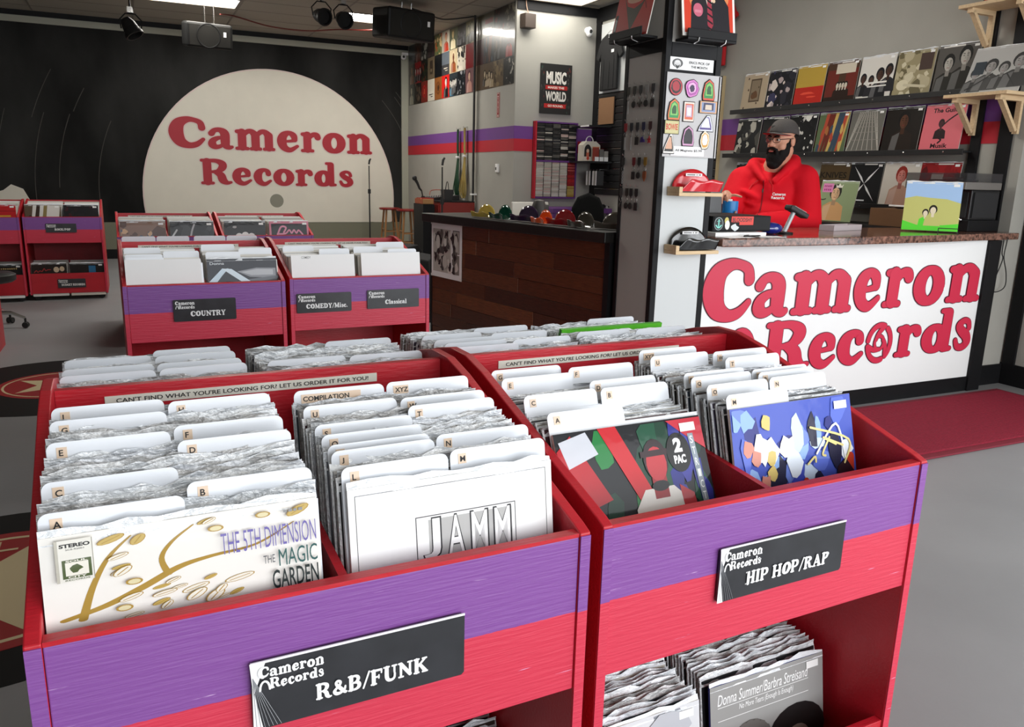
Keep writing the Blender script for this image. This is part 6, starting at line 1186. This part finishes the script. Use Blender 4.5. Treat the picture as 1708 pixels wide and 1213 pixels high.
for k in range(5):
    a_ = 2*pi*k/5-.15; d = Vector((math.cos(a_), math.sin(a_), 0)); MB().tube([Vector((0,0,.13)), d*.16+Vector((0,0,.13)), d*.26+Vector((0,0,.085))], [.018,.016,.012], 8).build('leg', M_steel, t, smooth=True)
    cst = MB()
    for s_ in (-1,1): cst.lathe([(0,-.008),(.024,-.008),(.026,0),(.024,.008),(0,.008)], 14, d*.26+Vector((-d.y,d.x,0))*.016*s_+Vector((0,0,.027)), Matrix.Rotation(a_,3,'Z') @ Matrix.Rotation(pi/2,3,'X'))
    cst.box(d.x*.26-.008, d.x*.26+.008, d.y*.26-.008, d.y*.26+.008, .04, .085); cst.build('caster', M_rubber, t, smooth=True)
t = thing('red_crate', 'low red box at the left edge of the picture in front of the swivel stool', 'crate', (-1.56,6.62,0)); MB().box(0,.6,0,.02,0,.44).build('front_panel', M_red, t); MB().box(0,.6,.38,.40,0,.44).build('back_panel', M_red, t); MB().box(0,.02,.02,.38,0,.44).build('side_panel', M_red, t); MB().box(.58,.6,.02,.38,0,.44).build('side_panel', M_red, t); MB().box(.02,.58,.02,.38,.01,.03).build('bottom', M_red, t)
# ================================================================ the person behind the sign counter
from mathutils.bvhtree import BVHTree
def remesh(mb, voxel, smooth=6, factor=.5):
    o = mb.build('tmp', MATS['black_ink'], None); m = o.modifiers.new('r', 'REMESH'); m.mode = 'VOXEL'; m.voxel_size = voxel
    s_ = o.modifiers.new('s', 'SMOOTH'); s_.iterations = smooth; s_.factor = factor
    dg = bpy.context.evaluated_depsgraph_get(); dg.update(); me = bpy.data.meshes.new_from_object(o.evaluated_get(dg)); me.materials.clear()
    od = o.data; bpy.data.objects.remove(o); bpy.data.meshes.remove(od); return me
def caps(mb, pts, rs, n=14):   # chain of overlapping tapered capsules
    for i in range(len(pts)-1):
        mb.tube([pts[i], pts[i+1]], [rs[i], rs[i+1]], n)
    for p, r in zip(pts, rs): mb.ball(p, r, n, 10)
PH = R(-46)
man = thing('person', 'bearded person in a red hoodie, gray cap and glasses holding a blue mug', 'person', (4.06,4.44,0), (0,0,PH))
HM = Matrix.Translation((.062,-.06,1.632)) @ Matrix.Rotation(R(-36),4,'Z') @ Matrix.Rotation(R(3),4,'Y') @ Matrix.Rotation(R(2),4,'X')
HR = HM.to_3x3()
def H(x, y, z): return HM @ Vector((x,y,z))
V3 = Vector
# joints (local: x to the viewer's right, -y toward the viewer)
sR, eR, wR = V3((-.18,.02,1.345)), V3((-.255,-.12,1.13)), V3((-.245,-.40,1.215))
sL, eL, wL = V3((.215,.03,1.365)), V3((.285,-.10,1.09)), V3((-.06,-.40,1.095))
body = MB()
body.ball(H(0,.012,.035), (.076,.096,.10), 24, 16, HR); body.ball(H(0,-.028,-.028), (.066,.07,.092), 24, 16, HR); body.ball(H(0,-.03,-.085), (.058,.06,.045), 18, 12, HR)
for s_ in (-1,1):
    body.ball(H(.038*s_,-.05,-.04), (.034,.034,.036), 14, 10, HR); body.ball(H(.034*s_,-.086,.024), (.03,.012,.009), 12, 8, HR); body.ball(H(.013*s_,-.105,-.036), (.011,.012,.009), 10, 8, HR)
    body.ball(H(.079*s_,.012,-.008), (.012,.022,.034), 12, 10, HR)
caps(body, [H(0,-.088,.012), H(0,-.106,-.014), H(0,-.114,-.03)], [.010,.0125,.0155], 12)
caps(body, [H(0,.02,-.07), V3((.03,.0,1.48)), V3((.01,.02,1.40))], [.068,.074,.085])
body.ball((0,.04,1.22), (.20,.135,.24), 24, 16); body.ball((0,.03,1.0), (.20,.15,.22), 24, 16); body.ball((0,.04,.9), (.19,.14,.16), 20, 12)
for s_, S3, E3, W3 in ((-1,sR,eR,wR), (1,sL,eL,wL)):
    caps(body, [S3, E3, W3], [.062,.05,.031])
    caps(body, [V3((.1*s_,.04,.88)), V3((.11*s_,.02,.48)), V3((.11*s_,.05,.10))], [.092,.062,.042]); caps(body, [V3((.11*s_,.04,.045)), V3((.12*s_,-.12,.035))], [.042,.036])
# right hand closing over the mug from above
MUG = V3((-.205,-.475,1.135)); MR, MHT = .052, .088
def fingers(w, palm, tips, r0=.0095):
    caps(body, [w, palm], [.030,.034]); body.ball(palm, (.036,.036,.03), 16, 12)
    for t in tips: caps(body, [V3(p) for p in t], [r0*1.15, r0, r0*.95, r0*.8][:len(t)], 10)
pr = MUG+V3((-.035,.035,MHT+.035))
fingers(wR, pr, [[pr+V3((.0,-.015,.006)), pr+V3((.012,-.055,.006)), pr+V3((.018,-.082,-.012)), pr+V3((.02,-.088,-.036))],
                 [pr+V3((-.014,-.012,.004)), pr+V3((-.016,-.055,.0)), pr+V3((-.018,-.082,-.022)), pr+V3((-.014,-.086,-.05))],
                 [pr+V3((-.026,-.008,0)), pr+V3((-.04,-.045,-.008)), pr+V3((-.044,-.068,-.034)), pr+V3((-.036,-.072,-.062))],
                 [pr+V3((-.032,.004,-.004)), pr+V3((-.054,-.026,-.016)), pr+V3((-.058,-.046,-.042)), pr+V3((-.05,-.054,-.066))],
                 [pr+V3((.024,.0,0)), pr+V3((.058,-.02,.004)), pr+V3((.088,-.034,-.002)), pr+V3((.102,-.04,-.006))]])
# left hand cupped under the mug
pl_ = MUG+V3((.045,.02,-.040)); fingers(wL, pl_, [[pl_+V3((-.02,-.03+.018*k,.004)), pl_+V3((-.06,-.036+.02*k,.008)), pl_+V3((-.088+.006*k,-.036+.02*k,.024)), pl_+V3((-.094+.008*k,-.034+.02*k,.04))] for k in range(4)] + [[pl_+V3((-.005,-.03,.012)), pl_+V3((-.008,-.058,.03)), pl_+V3((-.004,-.066,.052)), pl_+V3((.0,-.068,.064))]])
M_skin = mat('skin', srgb(206,150,124), .5, spec=.35, vary=(25,.06), bump=(90,.06))
bo = link('body', remesh(body, .0048, 4), M_skin, man, smooth=True, fix=False)
# hoodie shell
hd = MB()
hd.ball((0.01,.03,1.25), (.235,.175,.20), 28, 18); hd.ball((.01,.01,1.08), (.265,.20,.22), 28, 18); hd.ball((0,.02,.95), (.245,.185,.14), 24, 14); hd.ball((.01,.05,1.40), (.15,.11,.085), 20, 12)
for s_, S3, E3, W3 in ((-1,sR,eR,wR), (1,sL,eL,wL)):
    e2 = E3.lerp(W3, .86); caps(hd, [S3.lerp(V3((0,.03,1.42)), .45), S3, S3.lerp(E3,.5), E3, E3.lerp(W3,.5), e2], [.098,.112,.104,.088,.074,.058], 18)
    caps(hd, [e2, E3.lerp(W3,.93)], [.050,.046], 16)
# folded hood behind the neck
hood = [(-.115,-.02,1.445),(-.12,.08,1.475),(-.04,.15,1.47),(.06,.15,1.48),(.145,.08,1.50),(.135,-.02,1.465)]
caps(hd, [V3(p) for p in bez(hood,4)], [.045]*len(bez(hood,4)), 12)
for p, q, r in (((.13,-.03,1.47),(.04,-.15,1.36),.022), ((-.11,-.03,1.45),(-.03,-.145,1.36),.022)): caps(hd, [V3(p), V3(p).lerp(V3(q),.5)+V3((0,-.01,.0)), V3(q)], [r*1.5,r*1.2,r])
# sleeve folds
rq = random.Random(6)
for S3, E3, W3 in ((sR,eR,wR),(sL,eL,wL)):
    for k in range(7):
        p = S3.lerp(E3, .35+.1*k) if k < 5 else E3.lerp(W3, .2*(k-4)); hd.ball(p+V3((rq.uniform(-.03,.03),-.045,rq.uniform(-.02,.02))), (.062,.048,.026), 12, 8, Matrix.Rotation(rq.uniform(-.7,.7),3,'Y'))
for k in range(8): hd.ball((rq.uniform(-.12,.16), -.125-rq.uniform(0,.02), 1.02+.035*k), (.08,.035,.024), 12, 8, Matrix.Rotation(rq.uniform(-.5,.5),3,'Y'))
M_hood = mat('red_fleece', srgb(216,14,34), .8, spec=.25, bump=(9,.35,(1,1,1.4)))
hme = remesh(hd, .009, 7); ho = link('hoodie', hme, M_hood, man, smooth=True, fix=False)
bv = BVHTree.FromPolygons([v.co.copy() for v in hme.vertices], [tuple(p.vertices) for p in hme.polygons])
def on_front(x, z, out=.002):
    h = bv.ray_cast(V3((x,-1.2,z)), V3((0,1,0)))
    return h[0].y-out if h[0] else -.2
def projected(mb, out=.002): mb.v = [(v[0], on_front(v[0], v[2], out), v[2]) for v in mb.v]; return mb
l = MB(); text(l, 'Cameron', .035, 1.262, .03, 0, .03, fit=.085, fith=.020); text(l, 'Records', .030, 1.238, .03, 0, .03, fit=.085, fith=.020); projected(l, .003).build('chest_lettering', M_signwht, ho)
z_ = MB().tube([(-.03+.012*k/20-.03*(k/20)**2, on_front(-.03+.012*k/20-.03*(k/20)**2, 1.36-.017*k, .001), 1.36-.017*k) for k in range(19)], .004, 6).build('zipper', mat('dark_zip', srgb(120,10,24), .4), ho)
MB().box(-.036,-.026,on_front(-.03,1.30)-.008,on_front(-.03,1.30)-.001,1.28,1.305).build('zipper_pull', M_steel, ho)
MB().tube([(.0,on_front(.0,1.365,.006),1.365),(.03,on_front(.03,1.33,.006),1.33),(.035,on_front(.035,1.28,.006),1.28)], .003, 6).build('drawstring', mat('red_cord', srgb(206,30,40), .6), ho); MB().tube([(-.07,on_front(-.07,1.36,.006),1.36),(-.11,on_front(-.11,1.33,.006),1.33),(-.125,on_front(-.125,1.30,.006),1.30)], .003, 6).build('drawstring', mat('red_cord', srgb(206,30,40), .6), ho)
pt = MB()
for s_ in (-1,1): caps(pt, [V3((.1*s_,.04,.88)), V3((.11*s_,.02,.48)), V3((.11*s_,.05,.08))], [.115,.085,.065])
pt.ball((0,.03,.88), (.225,.17,.12), 20, 12); link('trousers', remesh(pt, .014, 4), mat('dark_denim', (.02,.024,.035), .8), man, smooth=True, fix=False)
sh = MB()
for s_ in (-1,1): caps(sh, [V3((.11*s_,.06,.05)), V3((.12*s_,-.13,.042))], [.052,.044])
link('shoes', remesh(sh, .012, 3), M_rubber, man, smooth=True, fix=False)
# beard, hair, cap, glasses, eyes
M_beard = mat('black_hair', (.006,.005,.005), .75, bump=(160,.5,(3,1,1)), spec=.25)
bd = MB(); bd.ball(H(0,-.058,-.118), (.066,.052,.066), 22, 14, HR); bd.ball(H(0,-.066,-.155), (.048,.044,.038), 18, 12, HR); bd.ball(H(0,-.088,-.096), (.036,.02,.022), 16, 10, HR)
for s_ in (-1,1): bd.ball(H(.062*s_,-.02,-.062), (.014,.03,.05), 14, 10, HR); bd.ball(H(.052*s_,-.045,-.095), (.022,.036,.046), 14, 10, HR); bd.ball(H(.071*s_,.0,-.012), (.008,.016,.036), 12, 8, HR); bd.ball(H(.019*s_,-.1045,-.0545), (.024,.012,.009), 14, 8, Matrix.Rotation(R(14*s_),3,'Y') @ HR); bd.ball(H(.038*s_,-.094,-.074), (.010,.012,.022), 12, 8, HR)
link('beard', remesh(bd, .004, 4), M_beard, man, smooth=True, fix=False)
hr = MB(); hr.ball(H(0,.035,.012), (.081,.082,.07), 20, 14, HR); link('hair', remesh(hr, .006, 2), M_beard, man, smooth=True, fix=False)
lp = MB().ball(H(0,-.1055,-.0735), (.021,.009,.0055), 16, 10, HR).build('lips', mat('lips', srgb(176,98,88), .4), man, smooth=True)
for s_ in (-1,1):
    e = MB().ball(H(.033*s_,-.083,.002), (.0135,.0125,.0085), 14, 10, HR).build('eye', mat('eye_white', srgb(214,206,198), .2), man, smooth=True); MB().ball(H(.033*s_+.001,-.0925,.002), (.0062,.0042,.0062), 12, 8, HR).build('iris', mat('dark_iris', (.012,.008,.006), .1), e, smooth=True)
    b = MB().tube([H(.014*s_,-.0995,.021), H(.034*s_,-.100,.0285), H(.056*s_,-.086,.022)], [.0055,.0065,.004], 8).build('eyebrow', M_beard, man, smooth=True)
M_cap = mat('gray_cap_cloth', srgb(72,68,66), .85, bump=(220,.25)); M_capred = mat('red_cap_lining', srgb(184,24,34), .8)
cap = MB(); n, m_ = 32, 10; P = []
for i in range(m_+1):
    a_ = (pi/2)*i/m_
    for k in range(n): b_ = 2*pi*k/n; P.append(H(.0895*math.cos(a_)**.8*math.cos(b_), .012+.112*math.cos(a_)**.8*math.sin(b_), .044+.098*math.sin(a_)+(.004 if math.sin(b_) < 0 else -.018*math.sin(b_))*(1-i/m_)))
cap.faces(P, [(i*n+k, i*n+(k+1)%n, (i+1)*n+(k+1)%n, (i+1)*n+k) for i in range(m_) for k in range(n)])
co = cap.build('cap', M_cap, man, smooth=True); co.modifiers.new('thickness','SOLIDIFY').thickness = .003
def visor(off):
    b = MB(); K = 16; J = 6; P = []
    for j in range(J+1):
        for k in range(K+1):
            a_ = pi+R(8)+(pi-R(16))*k/K; d = j/J; x = .086*math.cos(a_)*(1-.08*d); y = .012+.108*math.sin(a_)-.088*d*abs(math.sin(a_))**.6; P.append(H(x, y, .050-.004*d-.018*(x/.086)**2+off))
    b.faces(P, [(j*(K+1)+k, j*(K+1)+k+1, (j+1)*(K+1)+k+1, (j+1)*(K+1)+k) for j in range(J) for k in range(K)]); return b
visor(.002).build('visor_top', M_cap, co, smooth=True); visor(-.0015).build('visor_lining', M_capred, co, smooth=True)
MB().ball(H(0,.012,.142), .008, 8, 6).build('cap_button', M_cap, co, smooth=True); em = MB().ball(H(-.012,-.085,.085), (.024,.006,.014), 12, 8, HR).build('cap_emblem', M_rubber, co, smooth=True)
gl = MB()
for s_ in (-1,1):
    ring_ = [H(s_*.035+.026*math.copysign(abs(math.cos(a_))**.7, math.cos(a_)), -.108+.010*abs(math.cos(a_))*(1 if math.cos(a_)*s_ > 0 else 0), .001+.0165*math.copysign(abs(math.sin(a_))**.7, math.sin(a_))) for a_ in [2*pi*k/24 for k in range(24)]]
    gl.tube(ring_, .0019, 6, closed=True); gl.tube([H(s_*.061,-.100,.006), H(s_*.082,-.05,.010), H(s_*.086,.015,.012)], .0022, 6)
gl.tube([H(-.009,-.109,.004), H(0,-.113,.007), H(.009,-.109,.004)], .0018, 6)
gl.build('glasses', mat('dark_frame', (.02,.018,.018), .3), man, smooth=True)
# blue mug
mug = thing('mug', 'plain bright blue mug in the hands of the person', 'mug', man.matrix_basis @ MUG if False else (0,0,0), (0,0,PH))
_c, _s = math.cos(PH), math.sin(PH); mug.location = (4.06+MUG.x*_c-MUG.y*_s, 4.44+MUG.x*_s+MUG.y*_c, MUG.z-.012)
MB().lathe([(0,.0),(.046,.0),(.050,.006),(.052,.05),(.052,.10),(.047,.10),(.046,.01),(0,.008)], 28).build('cup', mat('blue_glaze', srgb(36,132,206), .35), mug, smooth=True); MB().lathe([(0,.093),(.047,.093),(.047,.098)], 20).build('lid_rim', M_signwht, mug, smooth=True)
MB().box(-.012,.012,-.02,.0,.098,.112).build('spout', M_signwht, mug, bevel=.002)
